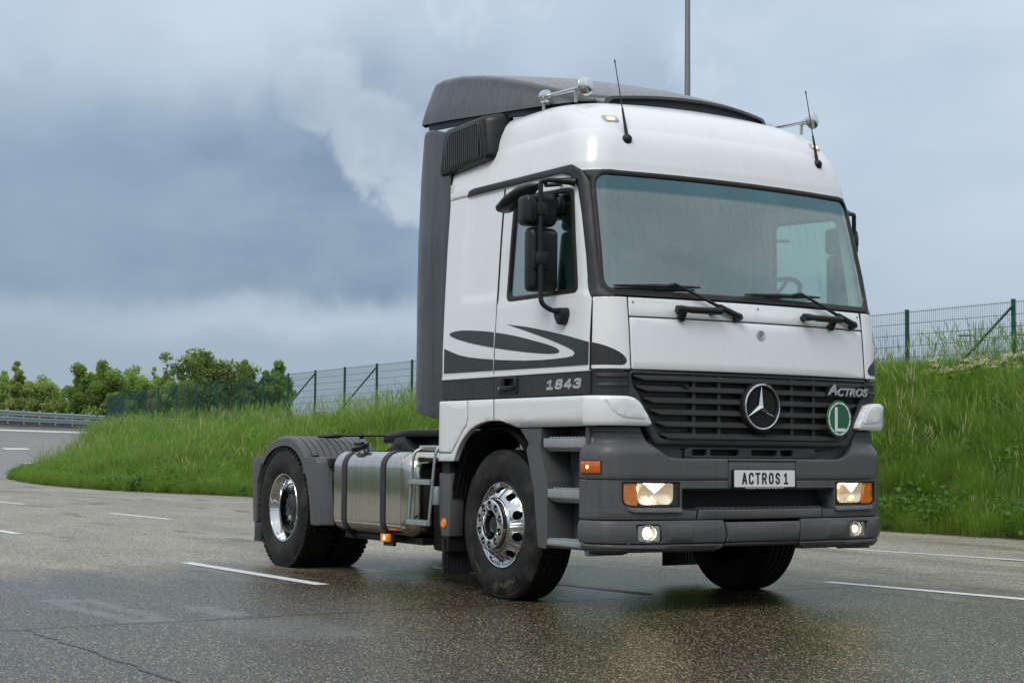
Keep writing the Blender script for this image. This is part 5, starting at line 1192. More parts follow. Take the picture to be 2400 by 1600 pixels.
# ---- fifth wheel
fwh = bpy.data.objects.new('fifth_wheel', None); link(fwh, truck)
pl_o = roundpoly([(-1.98, -.30), (-1.98, .30), (-2.15, .46), (-2.60, .50), (-3.08, .50), (-3.12, .40), (-2.72, .06), (-2.60, .05), (-2.60, -.05), (-2.72, -.06), (-3.12, -.40), (-3.08, -.50), (-2.60, -.50), (-2.15, -.46)], .03)
g = MB(); g.prism(pl_o, lambda x, y: (x, y, 1.212 - .05*max(0, (-2.75 - x)/.37)), lambda x, y: (x, y, 1.150 - .06*max(0, (-2.75 - x)/.37))); g.build('coupling_plate', 'black_plastic', fwh, bevel=.012)
for s in SIDES:
    g = MB(); g.prism(smoothpoly([(-3.02, 1.03), (-2.90, 1.08), (-2.84, 1.14), (-2.76, 1.16), (-2.66, 1.14), (-2.60, 1.08), (-2.46, 1.035), (-2.46, 1.02), (-3.02, 1.015)], 3), lambda x, z: (x, s*.50, z), lambda x, z: (x, s*.30, z)); g.build('pedestal', 'hub_metal', fwh, bevel=.006)
g = MB(); g.box((-2.65, 0, 1.012), (1.15, 1.06, .03)); g.build('mounting_plate', 'chassis_black', fwh, bevel=.005)
g = MB(); g.box((-2.4, 0, 1.11), (.5, .7, .09)); g.build('skirt', 'chassis_black', fwh)
lv = [Vector((-3.02, -.42, 1.165)), Vector((-3.18, -.66, 1.160)), Vector((-3.26, -.80, 1.158)), Vector((-3.38, -.99, 1.150))]
g = MB(); g.tube(lv[:3], .010, 8); g.lathe([(0, -.025), (.03, -.015), (.03, .015), (0, .025)], lv[1], lv[1] - lv[0], 10); g.tube([lv[2], lv[2].lerp(lv[3], .2), lv[2].lerp(lv[3], .6), lv[3]], [.012, .022, .022, .008], 8); g.build('release_lever', 'black_plastic', fwh, smooth=50)
text_obj('lettering', 'JOST', lambda u, v, h: (-2.78 + u, -.5005 - h, 1.068 + v), .055, 'hub_metal', fwh, sx=1.1, bold=.02, depth=.003)

# ---- mirrors
def mirror_set(s):
    Mi = bpy.data.objects.new('mirror', None); link(Mi, truck); y = s*1.395
    arm = smoothpoly([(.955, s*1.20, 2.808), (.93, s*1.26, 2.812), (.885, s*1.36, 2.815), (.862, s*1.388, 2.805), (.856, y, 2.77), (.856, y, 2.5), (.862, y, 2.2), (.866, y, 2.05), (.872, s*1.385, 2.0), (.885, s*1.34, 1.965), (.895, s*1.28, 1.948)], 5, False)
    g = MB(); g.tube(arm, .0165, 12); g.build('arm', 'black_plastic', Mi, smooth=60)
    g = MB(); g.tube([(.90, s*1.31, 2.815), (.945, s*1.225, 2.812), (.968, s*1.195, 2.805)], [.018, .026, .030], 12)
    g.build('arm_mount', 'black_plastic', Mi, smooth=60)
    foot = roundpoly([(.82, 1.985), (.955, 1.975), (.965, 1.93), (.94, 1.87), (.90, 1.855), (.85, 1.90)], .03)
    g = MB(); g.prism(foot, lambda x, z: (x, s*1.228, z), lambda x, z: (x*.8 + .18, s*1.285, z*.9 + .193)); g.build('arm_foot', 'black_plastic', Mi, bevel=.015, seg=3)
    for zc, hz, hy, cy, dp in ((2.297, .214, .108, 1.335, .085), (2.622, .100, .122, 1.360, .11)):
        secs = []
        for xo, sc in ((.83, .80), (.815, .95), (.79, 1.), (.83 - dp, 1.), (.82 - dp, .97)):
            secs.append([Vector((xo - .012*math.cos(q[0]/hy*1.2)*0, s*(cy + q[0]*sc), zc + q[1]*sc)) for q in rrect(-hy, hy, -hz, hz, .035, 5)])
        g = MB(); g.loft(secs); hd_ = g.build('head', 'black_plastic', Mi, smooth=50)
        g = MB(); g.loft([[Vector((.8195 - dp - i*.004, s*(cy + q[0]*.9), zc + q[1]*.92)) for q in rrect(-hy, hy, -hz, hz, .03, 5)] for i in (0, 1)]); g.build('mirror_glass', 'mirror_glass', hd_)
        g = MB(); g.box((.852, s*1.385, zc), (.06, .075, .085)); g.build('clamp', 'black_plastic', hd_, bevel=.012)
        g = MB(); g.box((.828, s*1.375, zc - .01), (.03, .12, .125)); g.build('clamp_recess', 'black_plastic', hd_, bevel=.012)
    if s < 0:                              # kerb mirror over the passenger window
        K = bpy.data.objects.new('kerb_mirror', None); link(K, truck)
        axk = [Vector((.74, -1.33, 2.805)), Vector((.67, -1.345, 2.795)), Vector((.58, -1.355, 2.768)), Vector((.47, -1.365, 2.728)), Vector((.36, -1.37, 2.690)), Vector((.31, -1.37, 2.678))]
        rr = [(.025, .012), (.05, .030), (.075, .052), (.085, .052), (.07, .034), (.03, .010)]
        secs = [[p_ + Vector((0, math.cos(a)*q[0]*1.05, math.sin(a)*q[1])) for a in [2*math.pi*k/16 for k in range(16)]] for p_, q in zip(axk, rr)]
        g = MB(); g.loft(secs); g.build('housing', 'black_plastic', K, smooth=60)
        g = MB(); g.tube([(.80, -1.19, 2.815), (.72, -1.27, 2.81), (.86, -1.36, 2.80)], .014, 8); g.build('arm', 'black_plastic', K)
        secs = [[Vector((.735 - .03*i, -1.15 + q[0]*sc - .03*i, 2.672 + q[1]*sc)) for q in roundpoly([(-.07, -.08), (.06, -.05), (.075, .0), (.05, .075), (-.06, .09)], .03, 4)] for i, sc in ((0, .8), (.4, 1), (1.6, 1), (2.0, .9))]
        g = MB(); g.loft(secs); g.build('wide_angle_head', 'black_plastic', K, smooth=50)
mirror_set(-1); mirror_set(1)

# ---- roof deflector
XB = [-1.33, -1.27, -1.15, -.9, -.6, -.3, 0, .2, .34, .45, .53, .58]
ZR = [3.87, 3.92, 3.925, 3.905, 3.855, 3.785, 3.70, 3.635, 3.585, 3.548, 3.522, 3.508]
ZCc = [3.92, 3.965, 3.975, 3.955, 3.912, 3.855, 3.775, 3.70, 3.64, 3.592, 3.556, 3.535]
ZB = [3.575, 3.570, 3.562, 3.545, 3.52, 3.495, 3.475, 3.466, 3.464, 3.464, 3.466, 3.47]
YB = [1.10, 1.10, 1.10, 1.095, 1.085, 1.07, 1.05, 1.02, .98, .92, .86, .80]
def defl_sec(i, shrink=0.):
    yb = YB[i] - shrink; yt = YB[i] - .095 - shrink; x = XB[i]; o = []
    sl = .035*max(0., (-.55 - x)/.78); cr = .18*sstep(-.1, .58, x)
    half = []
    for k in range(7):
        t = k/6; half.append((yb + (yt + .03 - yb)*t**1.3, ZB[i] + (ZR[i] - .06 - ZB[i])*t))
    for k in range(1, 6):                # rounded shoulder
        a = R(90*k/5); half.append((yt + .03 - .06*(1 - math.cos(a)), ZR[i] - .06 + .055*math.sin(a)))
    for k in range(1, 9):
        t = k/8; half.append(((yt - .03)*(1 - t), ZR[i] - .005 + (ZCc[i] - ZR[i] + .005)*(1 - (1 - t)**2)))
    for y, z in [(-a, b) for a, b in half] + [(a, b) for a, b in half[::-1][1:]]:
        tz = (z - ZB[i])/(ZR[i] - ZB[i] + .01)
        o.append(Vector((x + sl*min(tz, 1.1) + cr*(1 - (y/.86)**2), y, z - shrink*.6)))
    return o
g = MB(); out = [defl_sec(i) for i in range(len(XB))]; inn_ = [defl_sec(i, .03) for i in range(len(XB))]
g.loft(out, closed=False, caps=False); g.loft(inn_[::-1], closed=False, caps=False)
n_ = len(out[0]); T = len(XB)*n_
g.f += [(k, k+1, 2*T - n_ + k + 1, 2*T - n_ + k) for k in range(n_-1)] + [((len(XB)-1)*n_ + k + 1, (len(XB)-1)*n_ + k, T + k, T + k + 1) for k in range(n_-1)]
dfl = g.build('roof_deflector', 'grey_paint', truck, smooth=40, fix=False)
g = MB(); secs = []
for y in [-.78 + 1.56*k/24 for k in range(25)]:
    x = .545 + .18*(1 - (y/.86)**2); zt = 3.482 + .035*(1 - (y/.80)**2)
    secs.append([Vector((x - .02, y, zt)), Vector((x, y, zt)), Vector((x + .01, y, 3.41)), Vector((x - .02, y, 3.41))])
g.loft(secs); g.build('front_skirt', 'dark_plastic', dfl, smooth=40)
g = MB(); g.loft([[(x, -y, z - .0), (x, -y, z - .05), (x, -y + .03, z - .05), (x, -y + .03, z)] for x, y, z in ((-1.25, 1.08, 3.57), (-.6, 1.065, 3.53), (0, 1.03, 3.48), (.45, .90, 3.468))]); g.build('edge_trim', 'dark_plastic', dfl)

# ---- side fairings behind the cab
for s in SIDES:
    fo = roundpoly([(-1.195, 1.330), (-.745, 1.248), (-.735, 1.6), (-.735, 3.30), (-.76, 3.415), (-1.00, 3.475), (-1.09, 3.47), (-1.115, 3.44), (-1.205, 2.2)], [.02, .02, 0, 0, .03, .02, .02, .02, 0])
    def ff(x, z, o, s=s): return (x, s*(1.195 + .03*sstep(-.74, -1.0, x) - .03*max(0, (z - 2.6)) + o - .03*sstep(-1.11, -1.21, x)), z)
    fa = panel('side_fairing', fo, ff, 'grey_paint', truck, thick=.035, step=.06, lip=.006, lipw=.012)
    g = MB(); g.box((-.90, s*1.08, 2.3), (.05, .16, 1.9)); g.build('fairing_stay', 'chassis_black', fa)
# intake and stack behind the cab
g = MB(); g.box((-.88, -.75, 2.3), (.25, .5, 2.2)); g.build('intake_duct', 'chassis_black', truck, bevel=.03)

# ---- air intake box on the right shoulder of the roof
g = MB()
def quad(pts, y, r): return [Vector((q[0], y, q[1])) for q in roundpoly(pts, r, 5)]
P0 = [(-.92, 3.06), (-.11, 3.12), (-.13, 3.475), (-.95, 3.475)]; P1 = [(-.86, 3.085), (-.14, 3.135), (-.20, 3.455), (-.80, 3.435)]
P2 = [(-.845, 3.105), (-.165, 3.14), (-.225, 3.435), (-.775, 3.415)]
g.loft([quad(P0, -1.0, .06), quad(P0, -1.085, .06), quad(P1, -1.185, .05), quad(P2, -1.205, .04)]); ib = g.build('intake_box', 'black_plastic', truck, smooth=45)
face = roundpoly([(-.775, 3.135), (-.225, 3.155), (-.275, 3.400), (-.695, 3.385)], .03)
def inf(u, v, o): return (u, -(1.206 + o), v)
fr_ = panel('grille_frame', [((q[0]+.515)*1.05-.515, (q[1]-3.268)*1.09+3.268) for q in face], inf, 'grille_plastic', ib, holes=[face], thick=.012, step=.2, offf=lambda u, v: .010, lip=.004, lipw=.006)
panel('grille_back', face, inf, 'chassis_black', ib, thick=.004, step=.2, offf=lambda u, v: .001)
for k in range(17):
    u = -.755 + .030*k
    lo = interp(u, [(-.775, 3.138), (-.225, 3.158)]); hi = interp(u, [(-.775, 3.14), (-.695, 3.382), (-.275, 3.397), (-.225, 3.16)])
    if hi - lo < .03: continue
    g = MB(); g.box((u, -1.2105, (lo + hi)/2), (.015, .013, hi - lo)); g.build('fin', 'grille_plastic', ib)

# ---- roof fittings
for s in SIDES:
    hn = bpy.data.objects.new('air_horn', None); link(hn, truck)
    g = MB(); a_, b_ = Vector((.32, s*1.017, 3.515)), Vector((.80, s*1.017, 3.496))
    g.tube([a_, a_.lerp(b_, .7), b_], [.013, .014, .020], 12); g.lathe([(.045, -.02), (.048, .0), (.045, .022), (.02, .03), (0, .03)], a_, (1, 0, 0), 24); g.lathe([(0, -.022), (.04, -.022), (.045, -.02)], a_, (1, 0, 0), 24); g.build('trumpet', 'chrome', hn, smooth=50)
    g = MB(); g.lathe([(.02, -.04), (.035, -.018), (.060, -.004), (.064, .004), (.060, .008), (.035, .018), (.006, .030), (0, .031)], (.815, s*1.017, 3.496), (1, 0, -.03), 32); g.build('bell', 'chrome', hn, smooth=50)
    g = MB(); g.tube([(.70, s*1.017, 3.495), (.70, s*1.017, 3.41)], .012, 8); g.tube([(.30, s*1.017, 3.50), (.30, s*1.017, 3.42)], .012, 8); g.lathe([(.02, 0), (.02, .02), (0, .02)], (.72, s*1.017, 3.497), (1, 0, 0), 12); g.build('foot', 'galvanised', hn)
    an = bpy.data.objects.new('antenna', None); link(an, truck); A = Vector((1.058, s*.845, 3.135)); B = Vector((.927, s*.855, 3.676))
    g = MB(); dr_ = (B - A).normalized(); g.tube([A, A + dr_*.10, A + dr_*.20, A + dr_*.21, B - dr_*.02], [.013, .010, .007, .0042, .0032], 8); g.tube([B - dr_*.02, B], .0055, 6); g.build('mast', 'black_plastic', an)
    g = MB(); p_ = Vector(cabo(s*.845, 3.115, .0)); g.lathe([(.038, -.012), (.036, .004), (.024, .026), (.010, .034), (0, .034)], p_, (.85, 0, .5), 18); g.build('base', 'black_plastic', an, smooth=60)
    mk_ = bpy.data.objects.new('marker_light', None); link(mk_, truck)
    def mf_(u, v, o, s=s): return cabo(s*u, v, o)
    panel('base', rrect(.851, .967, 3.238, 3.292, .02, 4), mf_, 'grey_letter', mk_, thick=.01, step=.04, offf=lambda u, v: .008, lip=.004)
    panel('lens', rrect(.862, .956, 3.246, 3.284, .014, 4), mf_, 'lens_glass', mk_, thick=.004, step=.04, offf=lambda u, v: .018, lip=.003)
    panel('bulb', rrect(.885, .935, 3.256, 3.275, .006, 3), mf_, 'amber_glow', mk_, thick=.004, step=.04, offf=lambda u, v: .012)

# ================================================================== fence on the bank
def fence_top(x): return 3.60
posts = []
x = 11.3
while x > -73:
    posts.append((x, fence_y(x))); 
    sl = (fence_y(x - .5) - fence_y(x + .5)); x -= 2.5/math.hypot(1, sl)
fence = empty('fence', (posts[5][0], posts[5][1], 1.6), 'green wire mesh fence with raking braces along the top of the grass bank', 'fence')
O_ = Vector(fence.location)
pm = MB(); pm.box((0, 0, .0), (.06, .06, 2.15)); pm.box((0, 0, 1.08), (.066, .066, .012)); p_first = None
br_m = None; pan_m = None
for i, (px_, py_) in enumerate(posts):
    if p_first is None:
        o = pm.build('post', 'fence_green', fence, bevel=.006, seg=1); p_first = o
    else:
        o = p_first.copy(); COL.objects.link(o); o.parent = fence
    o.location = Vector((px_, py_, 2.54)) - O_
    if i % 2 == 0:                        # raking brace, leaning down the slope and along the fence
        g = MB(); g.tube([(px_ - O_.x, py_ - O_.y - .03, 3.50 - O_.z), (px_ - 1.35 - O_.x, py_ - 1.15 - O_.y, 1.55 - O_.z)], .024, 6); g.build('brace', 'fence_green', fence)
for i in range(len(posts)-1):
    a, b = Vector((*posts[i], 0)) - O_, Vector((*posts[i+1], 0)) - O_; t = (b - a); L = t.length; t.normalize(); n = Vector((-t.y, t.x, 0)); g = MB(); near = posts[i][0] > -20
    zt = 3.60 - O_.z; zb = 1.72 - O_.z; a.z = b.z = 0
    nv = 50
    for k in range(1, nv):
        p_ = a + t*(L*k/nv) + n*.035; w_ = .0027 if near else .0027
        g.add([p_ + t*w_ + Vector((0, 0, zb)), p_ - t*w_ + Vector((0, 0, zb)), p_ + n*w_*1.6 + Vector((0, 0, zb)), p_ + t*w_ + Vector((0, 0, zt)), p_ - t*w_ + Vector((0, 0, zt)), p_ + n*w_*1.6 + Vector((0, 0, zt))], [(0, 1, 4, 3), (1, 2, 5, 4), (2, 0, 3, 5)])
    for k in range(10):
        z = zt - .03 - .2*k
        if z < zb: break
        for d_ in (-.006, .006):
            p_, q_ = a + n*(.035 + d_), b + n*(.035 + d_); h = .0038
            g.add([p_ + Vector((0, 0, z-h)), q_ + Vector((0, 0, z-h)), q_ + Vector((0, 0, z+h)), p_ + Vector((0, 0, z+h))] , [(0, 1, 2, 3)])
    o = g.build('mesh_panel', 'fence_wire', fence, smooth=0, fix=False); o['kind'] = 'stuff'

# ================================================================== crash barrier on the banked curve
rail_ln = offs(12.6)[i0+3:]; rz = bank_z(12.6, -90)
rl = empty('crash_barrier', (rail_ln[0].x, rail_ln[0].y, bank_z(12.6, rail_ln[0].x)), 'grey steel crash barrier of two beams on a low concrete wall at far left', 'barrier')
Or = Vector(rl.location)
def along(z0, prof):                      # prof: (outwards, up)
    secs = []
    for i, q in enumerate(rail_ln):
        a = rail_ln[max(i-1, 0)]; b = rail_ln[min(i+1, len(rail_ln)-1)]; t = (b - a).normalized(); n = Vector((t.y, -t.x))
        if n.y > 0 and n.x > 0: n = -n
        zz = bank_z(12.6, q.x) + z0
        secs.append([Vector((q.x + n.x*o_, q.y + n.y*o_, zz + h)) - Or for o_, h in prof])
    return secs
g = MB(); g.loft(along(0, [(0, -.1), (0, .30), (.25, .30), (.25, -.1)])); g.build('parapet', 'concrete', rl)
for z0 in (.42, .82):
    g = MB(); g.loft(along(z0, [(-.02, -.155), (-.10, -.12), (-.10, -.05), (-.02, -.015), (-.02, .015), (-.10, .05), (-.10, .12), (-.02, .155), (0, .155), (0, -.155)])); g.build('beam', 'galvanised', rl)
for q in rail_ln[::1]:
    g = MB(); g.box(Vector((q.x + .05, q.y, bank_z(12.6, q.x) + .6)) - Or, (.12, .12, 1.0)); g.build('barrier_post', 'galvanised', rl)

# ================================================================== lamp posts
def lamp_post(name, x, y, h, r0, r1, label, heads=2, base=0., rz=0.):
    o = empty(name, (x, y, base), label, 'lamp post')
    g = MB(); g.tube([(0, 0, 0), (0, 0, h*.5), (0, 0, h)], [r0, (r0+r1)/2, r1], 14); g.build('pole', 'pole_metal', o, smooth=60)
    for k in range(heads):
        sgn = 1 if k == 0 else -1; t = Vector((math.cos(rz), math.sin(rz), 0))*sgn
        g = MB(); g.tube([(0, 0, h - .1), tuple(t*.5 + Vector((0, 0, h))), tuple(t*1.1 + Vector((0, 0, h + .05)))], .035, 8); g.build('arm', 'pole_metal', o)
        g = MB(); c_ = t*1.45 + Vector((0, 0, h + .06)); secs = []
        for f_, w_, hh in ((-.38, .06, .04), (-.25, .12, .08), (0, .16, .11), (.25, .13, .09), (.40, .04, .03)):
            n = Vector((-t.y, t.x, 0)); secs.append([c_ + t*f_ + n*math.cos(a)*w_ + Vector((0, 0, math.sin(a)*hh*(1 if math.sin(a) > 0 else .5))) for a in [2*math.pi*j/12 for j in range(12)]])
        g.loft(secs); g.build('lamp_head', 'pole_metal', o, smooth=60)
    return o
lamp_post('lamp_post', -21.57, 17.3, 13.5, .105, .062, 'grey steel lamp pole rising behind the roof of the truck', 2, 0, R(60))
lamp_post('lamp_post', -48.6, 58.3, 7.2, .07, .04, 'small far lamp post seen through the fence at right', 2, 0, R(40))
lamp_post('lamp_post', -44.9, 38.8, 10.2, .08, .05, 'far lamp post seen through the windows of the cab', 1, 0, R(58))

# ================================================================== trees
def leaves_mesh(centres, n_leaf, size, rad, seed, up_bias=.3):
    rng = np.random.default_rng(seed); V = []; tip = []; vary = []
    for (cx, cy, cz, rr) in centres:
        m = int(n_leaf*(rr/rad)**2) + 4
        p = rng.normal(0, 1, (m, 3)); p /= np.linalg.norm(p, axis=1)[:, None]; p *= (rng.random(m)**.45)[:, None]*rr; p[:, 2] *= .85
        c = p + np.array((cx, cy, cz))
        a = rng.normal(0, 1, (m, 3)); a /= np.linalg.norm(a, axis=1)[:, None]; b = np.cross(a, rng.normal(0, 1, (m, 3))); b /= np.linalg.norm(b, axis=1)[:, None]
        s = size*(.55 + .9*rng.random(m))[:, None]
        V.append(np.stack([c - a*s, c + b*s*.45, c + a*s, c - b*s*.45], 1).reshape(-1, 3))
        t = np.clip(.5 + p[:, 2]/rr*.5 + rng.normal(0, .15, m), 0, 1)*.8*0 + rng.random()*.6 + rng.random(m)*.4
        tip.append(np.repeat(t, 4)); vary.append(np.repeat(rng.random(m)*.5 + rng.random()*.5, 4))
    V = np.concatenate(V); tip = np.concatenate(tip); vary = np.concatenate(vary); n = len(V)
    me = bpy.data.meshes.new('leaves'); me.vertices.add(n); me.vertices.foreach_set('co', V.astype(np.float32).ravel())
    me.loops.add(n); me.loops.foreach_set('vertex_index', np.arange(n, dtype=np.int32)); me.polygons.add(n//4)
    me.polygons.foreach_set('loop_start', np.arange(0, n, 4, dtype=np.int32)); me.update(calc_edges=True)
    for nm, d_ in (('tip', tip), ('vary', vary)):
        at = me.attributes.new(nm, 'FLOAT', 'POINT'); at.data.foreach_set('value', np.clip(d_, 0, 1).astype(np.float32))
    return me
def tree(x, y, H, hw, m, label, seed, name='tree', sparse=1., group='trees beyond the track', shape=1., lo=.22):
    rng = random.Random(seed); T_ = empty(name, (x, y, 0), label, 'tree', group)
    g = MB(); cs = []; lean = rng.uniform(-.03, .03)
    g.tube([(0, 0, -.1), (lean*H*.3, 0, H*.3), (lean*H*.7, 0, H*.62), (lean*H, 0, H*.9)], [H*.022, H*.017, H*.010, H*.003], 8)
    nl = int(9 + hw*3)
    for k in range(nl):
        t = lo + (.92 - lo)*(k + rng.random())/nl; a = rng.uniform(0, 2*math.pi); z0 = H*t*.9
        wz = math.sin(math.pi*min(1, (1.02 - t)/(1.02 - lo))**shape*.93 + .07)
        ln = hw*(.55 + .6*rng.random())*max(wz, .22)
        e = Vector((math.cos(a)*ln, math.sin(a)*ln, z0 + ln*rng.uniform(.25, .8)))
        s0 = Vector((lean*z0, 0, z0*.92)); g.tube([s0, s0.lerp(e, .5) + Vector((0, 0, -.04*ln)), e], [H*.008, H*.005, H*.002], 5)
        for j in range(4):
            q = s0.lerp(e, .45 + .22*j) + Vector((rng.uniform(-.25, .25), rng.uniform(-.25, .25), rng.uniform(-.2, .25)))*hw*.5
            cs.append((q.x, q.y, q.z, hw*rng.uniform(.20, .40)))
    for k in range(14):                   # fill along the leader so that the top is not a separate tuft
        t = .35 + .63*k/13; pr_ = max(.12, math.sin(math.pi*min(1, (1.04 - t)/(1.04 - lo)))**.8); j_ = hw*.45*pr_
        cs.append((lean*H*t + rng.uniform(-j_, j_), rng.uniform(-j_, j_), H*t, hw*(.16 + .34*pr_)*rng.uniform(.7, 1.1)))
    g.build('trunk', 'bark', T_, smooth=60)
    me = leaves_mesh(cs, 260*sparse, .11 + .006*H, .33*hw, seed); me.materials.append(MATS[m]); cr = bpy.data.objects.new('crown', me); link(cr, T_)
    return T_
CX, CY = 9.868, -7.202
TR = [('leaf_hazy', -104.3, 22.5, 6.08, .90, 'pale willow cut by the left edge behind the barrier', .8),
('leaf_hazy', -98.3, 21.8, 6.48, .62, 'tall slender pale tree at the far left', .8),
('leaf_hazy', -105.5, 25.7, 5.83, 1.45, 'broad round pale tree, third from the left edge', .8),
('leaf_hazy', -107.0, 27.7, 5.0, .8, 'low pale tree left of the big green tree', .9),
('leaf_mid', -90.5, 23.8, 5.67, .85, 'green tree leaning on the left flank of the big green tree', 1.1),
('leaf_mid', -89.2, 24.5, 6.17, 1.30, 'big full green tree at the left end of the fence', 1.2),
('leaf_hazy', -108.4, 33.2, 6.89, 1.25, 'pale airy tree right of the big green tree', .7),
('leaf_hazy', -110.8, 35.6, 7.10, .6, 'thin sparse pale tree between two fuller ones', .35),
('leaf_hazy', -104.8, 34.4, 6.43, .9, 'low yellowish tree behind the middle of the far fence', .9),
('leaf_hazy', -106.3, 36.2, 6.2, .95, 'low yellowish tree beside the tallest dark tree', .9),
('leaf_dark', -75.8, 26.3, 6.28, 1.55, 'tallest dark green tree behind the fence with loose top twigs', .9),
('leaf_dark', -76.9, 29.0, 5.94, .8, 'narrow dark tree with open crown right of the tallest tree', .7),
('leaf_dark', -78.3, 30.7, 5.4, .75, 'small dark tree in the dip between two taller ones', 1.),
('leaf_mid', -79.8, 32.4, 6.07, .95, 'bright tree nearest the rear fairing of the truck', 1.),
('leaf_dark', -81.9, 30.0, 5.2, 1.35, 'low wide dark tree filling the gap behind the fence', 1.2),
('leaf_dark', -80.5, 27.6, 5.0, 1.35, 'low dark tree at the foot of the tallest tree', 1.2)]
for i, (m, x, y, zt, hw, lb, sp_) in enumerate(TR):
    f_ = 1.75; X, Y_ = CX + (x - CX)*f_, CY + (y - CY)*f_
    tree(X, Y_, 1.025 + (zt - 1.025)*f_ + .25, hw*f_*1.25, m, lb, 40 + i, sparse=sp_, shape=.8 if hw > 1 else 1.0, lo=.16)
# distant wood all round the track, one mass of foliage low on the horizon
cs = []
rng_ = random.Random(3)
for k in range(150):
    a = R(rng_.uniform(-170, 100)); 
    a = R(150 + 55 + rng_.uniform(0, 250)); D = rng_.uniform(62, 92)
    hgt = 2.6 + 2.6*(.5 + .5*math.sin(a*9)) + rng_.uniform(0, 1.8)
    for j in range(5): cs.append((CX + math.cos(a)*D + rng_.uniform(-3, 3), CY + math.sin(a)*D + rng_.uniform(-3, 3), hgt*(.15 + .19*j), rng_.uniform(1.2, 2.2)))
for k in range(60):
    a = R(rng_.uniform(167, 207)); D = rng_.uniform(150, 215); hgt = rng_.uniform(5, 9)
    for j in range(4): cs.append((CX + math.cos(a)*D, CY + math.sin(a)*D, hgt*(.15 + .22*j), rng_.uniform(1.8, 3.0)))
for k in range(46):
    a = R(150 - 12 + rng_.uniform(-40, 26)*1.0); a = R(rng_.uniform(108, 158)); D = rng_.uniform(225, 300); hgt = rng_.uniform(5, 8.5)
    for j in range(3): cs.append((CX + math.cos(a)*D, CY + math.sin(a)*D, hgt*(.15 + .25*j), rng_.uniform(1.8, 3.0)))
me = leaves_mesh(cs, 55, .55, 2.6, 99); me.materials.append(MATS['leaf_dark']); wd_ = bpy.data.objects.new('wood', me); link(wd_)
tag(wd_, 'distant belt of dark trees round the test track', 'wood', kind='stuff')

# ================================================================== tall grass on the bank
lib = bpy.data.collections.new('grass_library')
def grass_clump(seed, nb, h, spread, lean, wd, m, head=.0):
    rng = random.Random(seed); V = []; F = []; tip = []; vary = []
    for k in range(nb):
        a = rng.uniform(0, 2*math.pi); r = spread*math.sqrt(rng.random()); b = Vector((math.cos(a)*r, math.sin(a)*r, -.03)); hh = h*rng.uniform(.55, 1.15)
        d_ = Vector((math.cos(a + rng.uniform(-1, 1)), math.sin(a + rng.uniform(-1, 1)), 0)); ln = lean*rng.uniform(.3, 1.5); d_ = (d_*.7 + Vector((-.5, -.35, 0)))
        sd_ = Vector((-d_.y, d_.x, 0)).normalized() if d_.length > .01 else Vector((1, 0, 0)); w_ = wd*rng.uniform(.7, 1.3); vv = rng.random(); n0 = len(V)
        for t in (0, .4, .75, 1.):
            p = b + Vector((0, 0, hh*t*(1 - .25*ln*t))) + d_*(hh*ln*t*t); ww = w_*(1 - .85*t) if t < 1 else w_*.1
            V += [p - sd_*ww, p + sd_*ww]; tip += [t, t]; vary += [vv, vv]
        F += [(n0 + 2*i, n0 + 2*i + 1, n0 + 2*i + 3, n0 + 2*i + 2) for i in range(3)]
        if rng.random() < head:           # loose seed head
            e = V[-1]; n0 = len(V); hl_ = hh*.22
            for t, q in ((-.5, .003), (.1, .0075), (.6, .006), (1.1, .0015)):
                p = e + Vector((d_.x*ln*hl_*t*1.3, d_.y*ln*hl_*t*1.3, hl_*t*.75)); V += [p - sd_*q, p + sd_*q]; tip += [1, 1]; vary += [.9, .9]
            F += [(n0 + 2*i, n0 + 2*i + 1, n0 + 2*i + 3, n0 + 2*i + 2) for i in range(3)]
    me = bpy.data.meshes.new('clump'); me.from_pydata([tuple(q) for q in V], [], F); me.update()
    for nm, d_ in (('tip', tip), ('vary', vary)):
        at = me.attributes.new(nm, 'FLOAT', 'POINT'); at.data.foreach_set('value', d_)
    me.materials.append(MATS[m]); o = bpy.data.objects.new('clump_%02d' % len(lib.objects), me); lib.objects.link(o)
for k in range(4): grass_clump(10 + k, 95, .46, .25, .55, .0040, 'grass_a', .02)
for k in range(3): grass_clump(20 + k, 90, .52, .26, .75, .0038, 'grass_b', .05)
for k in range(3): grass_clump(30 + k, 40, .84, .24, .50, .0034, 'grass_c', .45)
def weed_clump(seed):
    rng = random.Random(seed); V = []; F = []; tip = []
    for k in range(60):
        a = rng.uniform(0, 6.283); r = .30*math.sqrt(rng.random()); z = rng.uniform(.06, .42)*(1.2 - r*2); p = Vector((math.cos(a)*r, math.sin(a)*r, z)); n = Vector((rng.uniform(-.6, .6), rng.uniform(-.6, .6), 1)).normalized()
        u = n.cross(Vector((rng.random(), rng.random(), .1))).normalized(); v = n.cross(u); s_ = rng.uniform(.03, .065); n0 = len(V)
        V += [p - u*s_, p + v*s_*.6, p + u*s_, p - v*s_*.6]; F.append((n0, n0+1, n0+2, n0+3)); tip += [rng.random()]*4
    me = bpy.data.meshes.new('weed'); me.from_pydata([tuple(q) for q in V], [], F); me.update()
    at = me.attributes.new('tip', 'FLOAT', 'POINT'); at.data.foreach_set('value', tip)
    me.materials.append(MATS['weed_leaf']); o = bpy.data.objects.new('clump_%02d' % len(lib.objects), me); lib.objects.link(o)
for k in range(3): weed_clump(50 + k)
for k in range(2): grass_clump(60 + k, 13, .82, .24, .5, .0030, 'grass_d', .8)
pts = []; rots = []; scl = []; idx = []
rng_ = random.Random(11)
